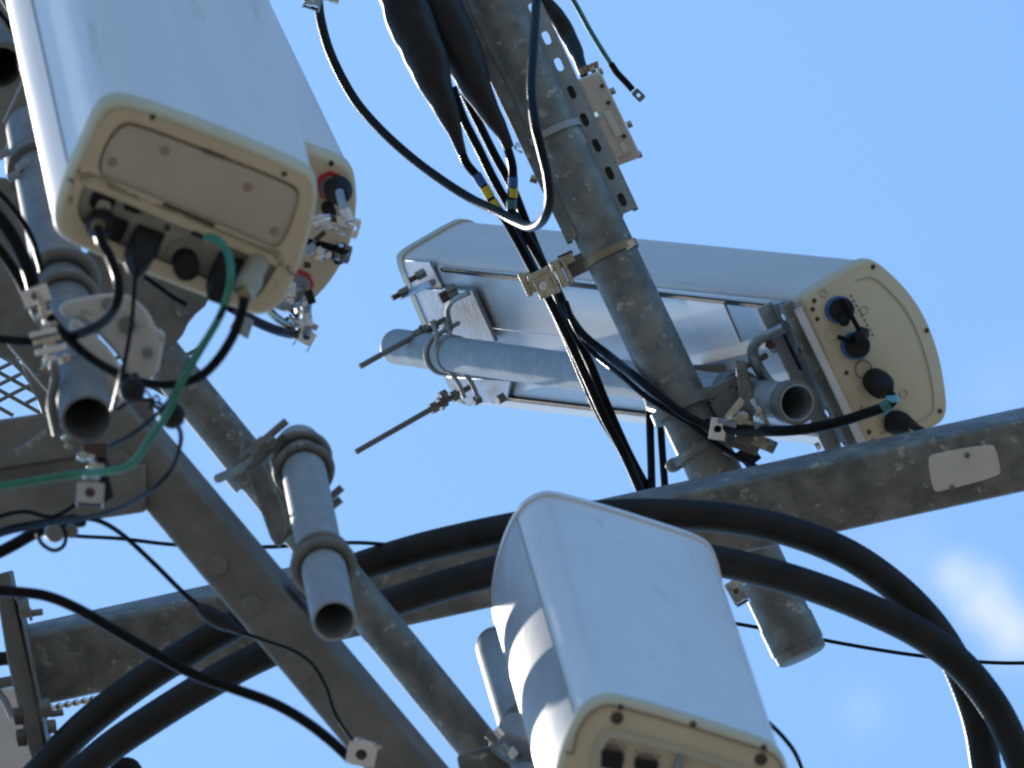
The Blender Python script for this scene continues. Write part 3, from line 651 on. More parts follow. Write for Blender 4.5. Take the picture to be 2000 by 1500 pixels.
# strut channels on the mast
def strut(label, x0, y0, x1, y1, d_off, hw, flip, slots, m='galv_new', grp='strut channels along the mast'):
    a = P(x0, y0, proj(mast_at(y0))[2]+d_off); b = P(x1, y1, proj(mast_at(y1))[2]+d_off)
    root = thing('strut_channel', label, 'strut', b, grp); ax = (b-a).normalized()
    sd = side(ax)
    if sd.dot(CX) < 0: sd = -sd
    nn = ax.cross(sd).normalized()
    if nn.dot(VIEW) < 0: nn = -nn
    # web: made of solid lengths and slotted lengths
    Lt = (b-a).length; m_ = MB(); hs = hw*.33; sl = px(17)
    cuts = sorted([(P(x, y, 32)-P(x0, y0, 32)).length/(P(x1, y1, 32)-P(x0, y0, 32)).length*Lt for x, y in slots])
    cur = 0
    for c in cuts:
        q0, q1 = c-sl, c+sl
        m_.box(a+ax*(cur+q0)/2, ax, sd, nn, (q0-cur)/2, hw, .0015)
        n_ = 24                                     # rounded slot: plate with stadium hole
        O = []; I = []
        for k in range(n_):
            t = 2*math.pi*(k+.5)/n_; cx_, sy_ = math.cos(t), math.sin(t); mm = max(abs(cx_), abs(sy_))
            O.append((cx_/mm*sl, sy_/mm*hw)); sx = .45*sl*(1 if cx_ > 0 else -1); I.append((sx*min(1, abs(cx_)*3)+cx_*hs*1.0, sy_*hs))
        rg = lambda L_, z: m_.ring([a+ax*(c+x)+sd*y+nn*z for x, y in L_])
        r1, r2, r3, r4 = rg(O, .0015), rg(I, .0015), rg(I, -.0015), rg(O, -.0015)
        m_.bridge(r1, r2); m_.bridge(r2, r3); m_.bridge(r3, r4)
        cur = q1
    m_.box(a+ax*(cur+Lt)/2, ax, sd, nn, (Lt-cur)/2, hw, .0015)
    m_.build('slotted_web', m, root, smooth=30)
    for s_ in (1, -1):
        MB().box(a.lerp(b, .5)+sd*s_*hw-nn*.012, ax, sd, nn, Lt/2, .0015, .0118).build('flange', m, root)
        MB().box(a.lerp(b, .5)+sd*s_*(hw-.004)-nn*.0245, ax, sd, nn, Lt/2, .005, .0012).build('lip', m, root)
    return root, ax, sd, nn
str1, sax, ssd, snn = strut('slotted strut channel on the right side of the mast, beige box bolted behind it', 1014, -40, 1226, 414, .02, px(21), 1, [(1040, 20), (1066, 75), (1090, 127), (1114, 182), (1140, 235), (1164, 285), (1188, 340), (1212, 392)])
p_, q_ = P(1100, 150, proj(mast_at(150))[2]+.05), P(1224, 414, proj(mast_at(414))[2]+.05)
MB().box((p_+q_)/2, (q_-p_).normalized(), ssd, snn, (q_-p_).length/2-.002, px(20), .008).build('rear_channel', 'galv_dark', str1)
str2 = strut('thin bare strut channel along the sunlit left edge of the mast', 884, -30, 1120, 468, -.02, px(13), 1, [], 'galv')[0]
# beige filter box
bxc = P(1180, 238, 31.500); bx = thing('junction_box', 'beige metal junction box with side screws on the slotted strut', 'box', bxc)
bax = sax; bsd = ssd
def boxpt(x, y, d=31.480): return P(x, y, d)
MB().slab([P(1122, 158, 31.460), P(1168, 138, 31.460), P(1176, 146, 31.460), P(1250, 300, 31.460), P(1248, 308, 31.460), P(1200, 326, 31.460), P(1190, 320, 31.460), P(1120, 175, 31.460)], VIEW, .055).build('housing', 'beige', bx, bevel=.004)
plate_px(bx, 'cover', [(1136, 160), (1166, 148), (1236, 296), (1206, 309)], 31.455, .006, 'beige', .001)
plate_px(bx, 'rating_label', [(1178, 218), (1192, 213), (1216, 262), (1204, 268)], 31.448, .002, 'plate', 0)
plate_px(bx, 'rating_label', [(1210, 280), (1220, 276), (1228, 294), (1218, 298)], 31.448, .002, 'plate', 0)
for (x, y) in ((1196, 178), (1229, 243), (1248, 302), (1158, 137), (1172, 140)):
    MB().hexn(P(x-4, y+2, 31.475), P(x+5, y-2, 31.475), px(8)).build('screw', 'bronze', bx)
for (x, y) in ((1176, 168), (1188, 201), (1219, 266)): MB().tube([P(x, y, 31.450), P(x, y, 31.445)], px(5), 12).build('screw', 'screw', bx)
for k in range(5): MB().tube([P(1138+k*7, 146-k*3, 31.480), P(1136+k*7, 132-k*3, 31.480)], px(4.5), 8).build('terminal', 'bronze', bx)

# hose clamps round mast and struts
def hose(label, pts, d, hw, m, headL, headR):
    root = thing('hose_clamp', label, 'clamp', P(*pts[0], d), 'band clamps round the mast')
    mb_ = MB(); prev = None; pp = spline([P(x, y, d) for x, y in pts], 8); ax = WM
    rs = []
    for p in pp: rs.append(mb_.ring([p-ax*hw+VIEW*.002, p+ax*hw+VIEW*.002, p+ax*hw-VIEW*.002, p-ax*hw-VIEW*.002]))
    for a, b in zip(rs, rs[1:]): mb_.bridge(a, b)
    mb_.f.append(tuple(rs[0][::-1])); mb_.f.append(tuple(rs[-1])); mb_.build('band', m, root)
    for (x, y) in (headL, headR):
        MB().hexn(P(x-9, y+5, d-.01), P(x+9, y-5, d-.01), px(11)).build('bolt_head', 'chrome', root, bevel=.001)
    return root, d
def arcpts(xa, ya, xb, yb, sag):
    o = []
    for k in range(7):
        t = k/6; o.append((xa+(xb-xa)*t+sag*.4*math.sin(math.pi*t), ya+(yb-ya)*t+sag*math.sin(math.pi*t)))
    return o
dh = proj(mast_at(260))[2]-RM-.004
def wrap_band(label, y, hw, m, bolts):
    root = thing('hose_clamp', label, 'clamp', mast_at(y), 'band clamps round the mast')
    MB().band(mast_at(y), WM, RM+.0015, hw*2, .003, 60).build('band', m, root)
    return root
h1 = wrap_band('upper band clamp round mast and struts with shiny bolt ends', 262, px(7), 'galv_new', ())
MB().tube([P(1012, 285, 31.400), P(1030, 288, 31.37), P(1052, 292, 31.35)], [px(9), px(12), px(9)], 8).build('bolt_head', 'chrome', h1)
MB().hexn(P(1008, 282, 31.400), P(1024, 292, 31.400), px(12)).build('nut', 'chrome', h1)
MB().hexn(P(1154, 236, 31.430), P(1170, 226, 31.430), px(11)).build('nut', 'chrome', h1)
plate_px(h1, 'strap_end', [(1120, 252), (1148, 234), (1154, 244), (1126, 264)], 31.420, .003, 'chrome', 0)
MB().tube([P(1036, 348, 31.400), P(1050, 352, 31.400)], px(9), 6).build('bolt', 'bronze', h1)
h2 = wrap_band('rust coloured band clamp lower on the mast by the cable hanger', 497, px(8), 'rust', ())
plate_px(h2, 'strap_end', [(1210, 480), (1236, 466), (1242, 478), (1216, 494)], proj(mast_at(480))[2]-.04, .003, 'chrome', 0)

# ------------------------------------------------------------ cables
def cable(label, pts, r, m='black', d=None, name='cable', group=None, cat='cable', n=10, seg=14, rib=0, **kw):
    q = [P(p[0], p[1], p[2] if len(p) > 2 else d) for p in pts]; s = spline(q, n)
    if rib:
        s2 = []; acc = 0
        for a, b in zip(s, s[1:]):
            k = max(1, int((b-a).length/(rib/4)))
            s2 += [a.lerp(b, j/k) for j in range(k)]
        s2.append(s[-1]); s = s2; rr = []; L_ = 0
        for i, p in enumerate(s):
            if i: L_ += (p-s[i-1]).length
            rr.append(px(r)*(1+(.007 if r > 20 else .02)*math.sin(2*math.pi*L_/rib)))
    else: rr = px(r)
    o = MB().tube(s, rr, seg, **kw).build(name, m, loc=s[0], smooth=60)
    return tag(o, label, cat, group)
G1 = 'thick trunk cables arching across the lower half'
cable('outer of two thick black trunk cables arching over the bottom antenna', [(30, 1560), (90, 1495), (160, 1422), (255, 1346), (350, 1283), (450, 1224), (560, 1168), (680, 1116), (800, 1077), (900, 1052), (1000, 1031), (1100, 1014), (1200, 1005), (1300, 1004), (1420, 1012), (1540, 1037), (1650, 1080), (1740, 1140), (1810, 1208), (1860, 1280), (1893, 1355), (1915, 1430), (1930, 1530)], 31, 'coil', 30.36, 'trunk_cable', G1, seg=24, rib=.009)
cable('inner of two thick black trunk cables, passing behind the bottom antenna', [(90, 1570), (150, 1515), (220, 1456), (300, 1402), (400, 1340), (500, 1286), (620, 1234), (745, 1185), (860, 1146), (975, 1114), (1080, 1092), (1200, 1080), (1300, 1082), (1400, 1096), (1500, 1119), (1600, 1150), (1700, 1190), (1800, 1240), (1880, 1302), (1945, 1385), (1990, 1480), (2010, 1550)], 31, 'coil', 30.27, 'trunk_cable', G1, seg=24, rib=.009)
cable('black cable hanging in a deep loop between upper antenna and mast, sunlit rim', [(620, -20, 31.2), (627, 40, 31.17), (648, 110, 31.14), (690, 190, 31.1), (740, 250, 31.05), (800, 305, 31.0), (860, 350, 30.94), (920, 388, 30.88), (970, 412, 30.8), (1006, 432, 30.72), (1036, 443, 30.6), (1060, 430, 30.50), (1073, 395, 30.45), (1070, 345, 30.41), (1057, 290, 30.37), (1045, 240, 30.37), (1038, 170, 30.45), (1043, 80, 30.6), (1049, -20, 30.8)], 9.5, 'black_loop', rib=.006)
# taped bundle
def rtube(label, pts, m, name, group=None, cat='cable', wob=.12):
    q = spline([(p[0], p[1], p[2]) for p in pts], 10); rs = spline([(p[3], 0, 0) for p in pts], 10)
    o = MB().tube([P(a.x, a.y, a.z) for a in q], [px(b.x) for b in rs], 24, wob=wob).build(name, m, smooth=60)
    return tag(o, label, cat, group)
GT = 'tape wrapped cable joints left of the mast'
rtube('left lobe of the black tape wrapped cable joint above the looped cable', [(776, -30, 31.05, 46), (798, 30, 31.05, 46), (820, 80, 31.05, 46), (838, 130, 31.05, 40), (862, 190, 31.05, 29), (880, 235, 31.05, 20), (893, 270, 31.05, 13), (903, 300, 31.05, 9.5)], 'tape', 'taped_cable_joint', GT)
rtube('right lobe of the black tape wrapped cable joint nearest the mast', [(838, -30, 31.12, 58), (858, 30, 31.12, 54), (888, 85, 31.12, 48), (913, 130, 31.12, 40), (935, 180, 31.12, 29), (960, 225, 31.12, 22), (982, 262, 31.12, 14), (994, 290, 31.12, 11)], 'tape', 'taped_cable_joint', GT)
rtube('black tape wrapped cable entering the beige junction box', [(1040, -20, 31.6, 15), (1070, 12, 31.6, 16), (1090, 35, 31.6, 18), (1108, 65, 31.6, 17), (1122, 95, 31.58, 15), (1132, 120, 31.54, 12), (1140, 145, 31.5, 9)], 'tape', 'taped_cable_joint', GT)
GB = 'bundle of black cables running down beside the mast'
def marked(label, pts, r, marks, name='cable', grp=GB, m='black', rib=.005):
    """cable with coloured tape sleeves as its parts"""
    o = cable(label, pts, r, m, None, name, grp, rib=rib)
    for (x0, y0, x1, y1, d, col) in marks:
        MB().cyl(P(x0, y0, d), P(x1, y1, d), px(r+1.4), seg=18).build('marking_tape', col, o)
    return o
marked('cable with two yellow bands and a blue band leaving the left taped joint', [(900, 292, 31.2), (912, 320, 31.2), (938, 352, 31.2), (960, 390, 31.2), (984, 425, 31.2), (1010, 470, 31.22), (1042, 530, 31.25), (1070, 580, 31.25), (1100, 640, 31.25), (1140, 725, 31.25), (1178, 810, 31.25), (1220, 890, 31.25), (1262, 985, 31.3)], 9,
       [(930, 340, 943, 362, 31.2, 'blue'), (946, 365, 958, 386, 31.2, 'yellow'), (961, 391, 973, 410, 31.2, 'yellow'), (976, 414, 984, 424, 31.2, 'blue')])
marked('cable with one yellow band between blue bands leaving the right taped joint', [(990, 285, 31.3), (1000, 320, 31.3), (1002, 352, 31.3), (998, 395, 31.3), (1004, 440, 31.3), (1030, 500, 31.32), (1060, 560, 31.33), (1098, 640, 31.33), (1140, 740, 31.33), (1172, 810, 31.33), (1215, 880, 31.33), (1275, 985, 31.35)], 9,
       [(1002, 346, 1002, 366, 31.3, 'blue'), (1002, 368, 1001, 386, 31.3, 'yellow'), (999, 390, 999, 408, 31.3, 'green_old')])
cable('black cable emerging between the two taped joints, in front of the hanger', [(884, 170, 31.32), (905, 230, 31.32), (935, 290, 31.32), (962, 345, 31.32), (990, 395, 31.32), (1025, 455, 31.32), (1060, 515, 31.32), (1090, 570, 31.32), (1108, 610, 31.3), (1140, 655, 31.25), (1190, 695, 31.2), (1240, 735, 31.08), (1290, 775, 31.04), (1340, 812, 31.02), (1395, 838, 31.0)], 9, group=GB, rib=.005)
cable('black cable at the far side of the bundle, straightest one', [(905, 180, 31.36), (935, 240, 31.36), (965, 300, 31.36), (1000, 365, 31.36), (1030, 440, 31.36), (1050, 490, 31.36), (1072, 540, 31.36), (1110, 625, 31.36), (1150, 705, 31.36), (1185, 790, 31.36), (1225, 880, 31.36), (1262, 950, 31.36), (1285, 990, 31.36)], 9, group=GB, rib=.005)
cable('thin black cable swinging right across the mast to the square lug', [(1105, 590, 31.28), (1124, 640, 31.26), (1160, 690, 31.24), (1215, 735, 31.12), (1262, 775, 31.06), (1310, 805, 31.04), (1350, 830, 31.02), (1400, 868, 31.0), (1445, 895, 30.98), (1482, 915, 30.95)], 6, group=GB, rib=.005)
GV = 'pair of upright cables below the long antenna'
cable('left upright black cable dropping from the pipe to the long beam', [(1268, 770, 31.5), (1270, 850, 31.45), (1274, 985, 31.3)], 8.5, group=GV)
cable('right upright black cable dropping beside the mast to the long beam', [(1288, 790, 31.5), (1292, 860, 31.45), (1301, 985, 31.3)], 8, group=GV)
# thin green wire with lug
gw = tag(MB().tube(spline([P(1105, -25, 31.6), P(1130, 18, 31.6), P(1150, 55, 31.6), P(1172, 92, 31.6), P(1195, 128, 31.6)], 8), px(5.2), 12).build('ground_wire', 'green_old'), 'loose teal ground wire ending in a copper lug against open sky', 'wire')
MB().tube(spline([P(1193, 124, 31.6), P(1205, 142, 31.6), P(1222, 160, 31.6), P(1236, 176, 31.6)], 6), px(7), 12).build('heat_shrink', 'black', gw)
ld = (P(1252, 190, 31.6)-P(1236, 174, 31.6)).normalized()
MB().holed(P(1247, 186, 31.6), VIEW, ld, px(13), px(9), px(4), .003).build('lug', 'galv_dark', gw, bevel=.0005)
# cables of antenna 3
c = marked('stout black cable with blue and green bands from the long antenna to the mast clamp', [(1740, 772, 30.87), (1742, 784, 30.86), (1725, 796, 30.86), (1690, 808, 30.86), (1640, 824, 30.87), (1580, 837, 30.88), (1520, 842, 30.9), (1460, 840, 30.95), (1400, 832, 31.0), (1380, 828, 31.02)], 11,
           [(1742, 772, 1744, 786, 30.86, 'cyan'), (1738, 789, 1722, 799, 30.86, 'green_old')], grp='cables from the long antenna')
cable('short black cable leaving the lowest socket of the long antenna over the beam', [(1782, 834, 30.9), (1800, 842, 30.85), (1822, 856, 30.8), (1850, 880, 30.75)], 9, group='cables from the long antenna')
# left cables
GL = 'black jumper cables under the large antenna'
cable('black jumper curling from the leftmost socket of the large antenna', [(190, 446, 28.42), (197, 470, 28.4), (214, 500, 28.4), (230, 545, 28.4), (229, 588, 28.4), (205, 626, 28.45), (165, 648, 28.5), (125, 658, 28.55), (60, 666, 28.55), (-30, 660, 28.55)], 9.5, group=GL, seg=16)
cable('black jumper sweeping from the pale gland down and left to the square lug', [(477, 580, 28.4), (474, 600, 28.4), (458, 650, 28.4), (425, 703, 28.4), (385, 738, 28.42), (330, 751, 28.45), (270, 745, 28.48), (215, 722, 28.5), (165, 690, 28.52), (118, 645, 28.52), (92, 612, 28.52), (76, 592, 28.52)], 9.5, group=GL, seg=16)
cable('thin black lead hanging from the rectangular plug of the large antenna', [(267, 520, 28.42), (262, 560, 28.42), (258, 620, 28.42), (247, 690, 28.42), (236, 735, 28.45), (228, 770, 28.5), (220, 800, 28.55)], 4.5, group=GL)
tag(cable('bright green ground wire hanging from the large antenna across the channel beam', [(402, 463, 28.44), (425, 468, 28.42), (446, 498, 28.4), (450, 550, 28.38), (432, 612, 28.38), (392, 682, 28.38), (355, 745, 28.4), (328, 805, 28.42), (295, 855, 28.45), (262, 900, 28.48), (225, 918, 28.5), (150, 926, 28.55), (80, 937, 28.55), (-30, 955, 28.55)], 7.5, 'green', name='ground_wire'), None, 'wire')
cable('thin dark wire running beside the green wire past the two black balls', [(440, 600, 28.36), (405, 655, 28.4), (365, 715, 28.42), (335, 775, 28.45), (300, 815, 28.5), (255, 850, 28.55), (215, 872, 28.6)], 4.5, group='thin wires at left')
cable('thin looping wire from the right black ball to the left edge', [(335, 822, 28.5), (351, 840, 28.5), (352, 868, 28.5), (335, 915, 28.55), (295, 958, 28.6), (235, 992, 28.7), (165, 1012, 28.8), (80, 1026, 28.9), (-30, 1050, 29)], 4.5, group='thin wires at left')
cable('thin wire tracing a low bow under the channel beam towards the left edge', [(156, 980, 29.2), (120, 1003, 29.2), (95, 1010, 29.2), (55, 1000, 29.2), (20, 1003, 29.2), (-30, 1018, 29.2)], 4.5, group='thin wires at left')
cable('small open wire loop hanging under the channel beam', [(72, 1040, 29.1), (82, 1062, 29.1), (105, 1075, 29.1), (124, 1066, 29.1), (128, 1045, 29.1), (118, 1025, 29.1), (95, 1014, 29.1)], 4, group='thin wires at left')
cable('thick black cable crossing the left edge below the channel beam', [(-30, 1092, 29.3), (20, 1068, 29.3), (70, 1040, 29.3), (110, 1025, 29.3), (160, 1018, 29.35)], 12, group='black cables at the left edge')
cable('second black cable just under the channel beam at the left edge', [(-30, 1050, 29.35), (30, 1032, 29.35), (90, 1022, 29.35), (150, 1012, 29.35)], 9, group='black cables at the left edge')
cable('thin wire stretched level behind the diagonal beam and short pipe', [(100, 1040, 29.9), (150, 1047, 30.0), (235, 1052, 30.1), (330, 1063, 30.1), (430, 1068, 30.15), (530, 1068, 30.2), (610, 1063, 30.2), (700, 1060, 30.3), (780, 1066, 30.4)], 4, group='thin wires at left')
cable('thin wire descending right to the dark taped splice on the beam', [(150, 1010, 29.4), (195, 1018, 29.42), (240, 1045, 29.45), (300, 1100, 29.48), (350, 1150, 29.5), (392, 1188, 29.5)], 5, group='thin wires at left')
rtube('dark taped splice where thin wires meet the diagonal beam', [(386, 1184, 29.5, 9), (400, 1194, 29.5, 15), (430, 1212, 29.5, 16), (460, 1228, 29.5, 10), (478, 1238, 29.5, 5)], 'tape', 'taped_splice', None, 'splice')
cable('fine wire lying along the diagonal beam to the bottom lug', [(470, 1234, 29.52), (520, 1252, 29.52), (575, 1272, 29.5), (612, 1300, 29.5), (638, 1345, 29.5), (655, 1395, 29.48), (690, 1450, 29.45)], 3.5, group='thin wires at left')
cable('black cable sagging from the flange at left edge down to the bottom lug', [(-30, 1152, 29.2), (30, 1156, 29.2), (90, 1164, 29.2), (150, 1188, 29.2), (220, 1228, 29.2), (300, 1275, 29.2), (380, 1318, 29.2), (450, 1343, 29.2), (530, 1372, 29.2), (590, 1405, 29.2), (640, 1442, 29.2), (682, 1480, 29.2)], 10.5, group='black cables at the left edge')
cable('black cable bundle strand beside the far left of the pipe', [(-30, 395, 29.0), (10, 440, 29.0), (40, 490, 29.0), (60, 540, 29.0), (74, 600, 29.0)], 14, group='black cables at the left edge')
cable('second black strand at far left, outer side of the bundle', [(-30, 455, 29.05), (5, 495, 29.05), (35, 540, 29.05), (62, 595, 29.05)], 10, group='black cables at the left edge')
cable('thin strand leaning on the bundle at the far left', [(-30, 350, 29.1), (20, 400, 29.1), (60, 460, 29.1), (82, 530, 29.1)], 6, group='black cables at the left edge')
cable('sunlit black cable bowing along the upper left antenna edge', [(62, -40, 29.6), (46, 15, 29.6), (38, 60, 29.6), (40, 100, 29.6), (50, 145, 29.6), (75, 195, 29.7), (120, 240, 29.8)], 8, group='black cables at the left edge')
cable('fine wire crossing the lower mast and thick cables at right', [(1400, 1212, 31.6), (1460, 1222, 31.6), (1560, 1240, 31.6), (1640, 1256, 31.6), (1760, 1276, 31.6), (1880, 1290, 31.6), (1960, 1295, 31.6), (2040, 1294, 31.6)], 4, group='fine wires at right')
cable('short wire slipping out behind the bottom antenna corner', [(1500, 1410, 29.6), (1530, 1440, 29.6), (1555, 1475, 29.6), (1575, 1530, 29.6)], 4.5, group='fine wires at right')
# antenna 2 jumpers
jm = cable('fat black jumper curving under the hidden upper antenna', [(450, 600, 29.7), (500, 628, 29.8), (540, 645, 29.9), (575, 653, 30.0), (600, 655, 30.05)], 10, group='jumpers of the half hidden antenna')
cable('shiny steel sleeved jumper nested above the fat black one', [(500, 560, 29.85), (520, 600, 29.9), (545, 625, 29.95), (568, 636, 30.0), (580, 628, 30.05)], 9, 'chrome', group='jumpers of the half hidden antenna')
cable('shiny bent tube clipped across the hidden antenna base', [(612, 440, 29.95), (640, 432, 29.95), (665, 436, 29.95), (690, 444, 29.95)], 9.5, 'chrome', group='jumpers of the half hidden antenna')
cable('dark tube on a clip just below the shiny one', [(600, 472, 29.97), (630, 478, 29.97), (655, 486, 29.97), (680, 494, 29.97)], 7, 'black', group='jumpers of the half hidden antenna')
cable('short curved steel tube at the lower socket of the hidden antenna', [(540, 595, 29.95), (565, 598, 29.95), (583, 588, 29.97), (585, 568, 30.0)], 8, 'slate', group='jumpers of the half hidden antenna')
w2 = cable('white sleeved cable dropping from the upper socket of the hidden antenna', [(663, 375, 29.95), (668, 395, 29.93), (676, 415, 29.92), (682, 435, 29.92)], 8.5, 'slate', group='jumpers of the half hidden antenna')
MB().cyl(P(673, 408, 29.92), P(681, 432, 29.92), px(10.5)).build('marking_tape', 'white', w2)
w3 = cable('white sleeved cable dropping from the lower socket of the hidden antenna', [(595, 595, 29.95), (600, 610, 29.94), (603, 635, 29.94), (598, 655, 29.94)], 8, 'slate', group='jumpers of the half hidden antenna')
MB().cyl(P(598, 612, 29.94), P(602, 636, 29.94), px(10)).build('marking_tape', 'white', w3)

# ------------------------------------------------------------ hangers, lugs, balls
def lugblock(label, x, y, d, ang, hw, hh, m='chrome', extra=(), group='stainless cable hangers', tilt=(.35, .3)):
    """open square hanger plate with a hole, folded side and bolts"""
    u = (CX*math.cos(ang)-CY*math.sin(ang)).normalized(); n = (VIEW+CX*tilt[0]+CY*tilt[1]); n = (n-u*n.dot(u)).normalized(); q = n.cross(u)
    c = P(x, y, d); root = thing('cable_hanger', label, 'hanger', c, group)
    MB().holed(c, n, u, px(hw), px(hh), px(min(hw, hh)*.5), .004).build('face_plate', m, root, bevel=.0008)
    MB().box(c-u*px(hw)-n*.014, u, q, n, .0015, px(hh), .0138).build('side_plate', m, root)
    MB().box(c+u*px(hw)-n*.014, u, q, n, .0015, px(hh), .0138).build('side_plate', m, root)
    if 'eyelet' not in label: MB().box(c-n*.024, u, q, n, px(hw*.9), px(hh*.9), .002).build('back_plate', 'screw', root)
    for k, (dx, dy) in enumerate(extra):
        e = P(x+dx, y+dy, d+.006); MB().hexn(e-q*.006, e+q*.006, px(8)).build('bolt', 'chrome' if k % 2 else 'brass', root)
        MB().box(e+u*.004, u, q, n, px(16), px(4), .006).build('clip_leaf', 'brass' if k % 2 else 'chrome', root, bevel=.0008)
    return root
lugblock('shiny square lug at the left beside the ring clamp, plate facing down', 70, 578, 28.5, -.35, 24, 17, extra=((12, 38), (22, 60)))
# hanger stack on left cable
hs = thing('cable_hanger', 'stacked stainless hanger gripping the left jumper below the square lug', 'hanger', P(95, 665, 28.5), 'stainless cable hangers')
for k, (x, y, w_, h_) in enumerate(((85, 650, 26, 5), (92, 664, 26, 5), (98, 674, 10, 14), (100, 683, 30, 5), (85, 602, 5, 18), (78, 592, 4, 22), (98, 700, 12, 5))):
    u = (CX*math.cos(-.2)-CY*math.sin(-.2)); q = VIEW.cross(u); MB().box(P(x, y, 28.48-.004*k), u, q, VIEW, px(w_), px(h_), .012).build('clip_leaf', 'brass' if k % 3 else 'chrome', hs, bevel=.001)
for (x, y) in ((90, 700), (122, 697), (132, 690)): MB().hexn(P(x, y, 28.5), P(x+2, y+14, 28.5), px(8)).build('bolt', 'brass', hs)
# clip below the left pipe
lugblock('pale clip with a square opening hanging under the open left pipe', 176, 962, 28.8, 0.06, 24, 20, 'paint', extra=((-2, -32), (6, -52), (-14, -70)), tilt=(.1, .3))
kb = thing('wire_clip', 'dark clip body hanging beside the green wire under the left pipe', 'clip', P(205, 930, 28.75))
plate_px(kb, 'body', [(186, 880), (206, 878), (212, 930), (222, 970), (205, 982), (190, 960)], 28.86, .02, 'black_matt', .002)
plate_px(kb, 'bracket', [(160, 868), (210, 865), (208, 892), (164, 895)], 28.84, .03, 'screw', .002)
lugblock('square metal lug at the bottom end of the sagging cable', 706, 1474, 29.15, .2, 26, 22, 'chrome', extra=((-4, -26), (18, -18)), tilt=(.2, -.1))
lugblock('square lug at the mast clamp where the stout antenna cable ends', 1402, 838, 30.98, .15, 15, 22, 'chrome', extra=((30, -20), (48, -14)), tilt=(-.7, .1))
lugblock('square eyelet lug hanging lowest under the half hidden antenna', 598, 658, 30.0, .5, 15, 15, 'chrome', extra=((-6, -14), (4, -26)))
lugblock('square eyelet on the shiny bent tube of the half hidden antenna', 694, 446, 29.95, -1.3, 18, 9, 'chrome', extra=((-24, -8), (-44, -4)), tilt=(.8, .1))
lugblock('small square eyelet on the dark tube under the shiny one', 678, 497, 29.97, -1.3, 16, 8, 'galv_dark', extra=((-14, 0), (-45, 2)), tilt=(.8, .1))
lugblock('small metal clip low between bottom antenna and mast', 1438, 1155, 30.6, -.5, 14, 24, 'chrome', extra=((12, -20),), tilt=(-.5, .1))
lugblock('metal clip cut off by the top edge, where the looped cable starts', 612, 0, 30.95, .3, 16, 10, 'galv_new', extra=((-8, 4), (30, -2)))
# big hanger by the mast
bh = thing('cable_hanger', 'big brownish stainless hanger holding the cable bundle off the mast', 'hanger', P(1062, 545, 31.2), 'stainless cable hangers')
uu = (P(1110, 520, 31.2)-P(1020, 562, 31.2)).normalized(); qq = VIEW.cross(uu)
for k, (x, y, w_, h_, dd) in enumerate(((1026, 556, 6, 26, 31.2), (1034, 553, 10, 22, 31.21), (1062, 556, 18, 26, 31.16), (1050, 535, 22, 6, 31.15), (1080, 545, 5, 30, 31.17), (1094, 536, 8, 28, 31.19), (1108, 530, 5, 26, 31.2), (1098, 512, 26, 10, 31.22))):
    MB().box(P(x, y, dd), uu, qq, VIEW, px(w_), px(h_), .02).build('clip_leaf', 'brass', bh, bevel=.0015)
MB().hexn(P(1062, 558, 31.14), P(1062, 558, 31.12), px(9)).build('bolt_head', 'chrome', bh, bevel=.001)
MB().box(P(1140, 512, 31.22), uu, qq, VIEW, px(36), px(20), .012).build('arm', 'galv_dark', bh, bevel=.002)
MB().tube([P(1090, 505, 31.22), P(1118, 492, 31.22)], px(5), 6).build('tie_end', 'black_matt', bh)
# second hanger group below mast clamp
mh = thing('cable_hanger', 'cluster of shiny hanger clips hooked under the mast clamp', 'hanger', P(1470, 850, 31.0), 'stainless cable hangers')
rnd = random.Random(3)
for k, (x, y, a_, w_, h_, dd, mm) in enumerate(((1420, 826, .3, 20, 5, 30.95, 'slate'), (1435, 800, -.9, 26, 7, 31.0, 'brass'), (1448, 818, .5, 12, 12, 30.96, 'brass'), (1480, 800, 1.1, 24, 4, 30.96, 'chrome'), (1492, 815, 1.1, 26, 4, 30.94, 'brass'),
        (1484, 808, -.4, 10, 4, 30.95, 'brass'), (1450, 872, .35, 34, 8, 31.02, 'galv_dark'), (1440, 892, .4, 30, 6, 31.04, 'slate'), (1492, 866, .4, 24, 12, 30.98, 'brass'), (1508, 872, -1.1, 12, 8, 30.97, 'galv_dark'), (1462, 890, .9, 20, 18, 31.03, 'black_matt'), (1455, 855, .4, 18, 14, 31.0, 'galv_dark'))):
    u = (CX*math.cos(a_)-CY*math.sin(a_)); n = (VIEW+CX*rnd.uniform(-.4, .4)+CY*rnd.uniform(-.3, .4)); n = (n-u*n.dot(u)).normalized()
    MB().box(P(x, y, dd), u, n.cross(u), n, px(w_), px(h_), .006).build('clip_leaf', mm, mh, bevel=.001)
for (x, y) in ((1452, 808), (1478, 798), (1476, 830), (1502, 862)): MB().hexn(P(x, y, 30.94), P(x+4, y+3, 30.92), px(7)).build('bolt_head', 'chrome', mh)
jh = thing('jumper_hanger', 'jumble of shiny clips and small nuts over the hidden antenna jumpers', 'hanger', P(570, 585, 30.0), 'stainless cable hangers')
rnd = random.Random(11)
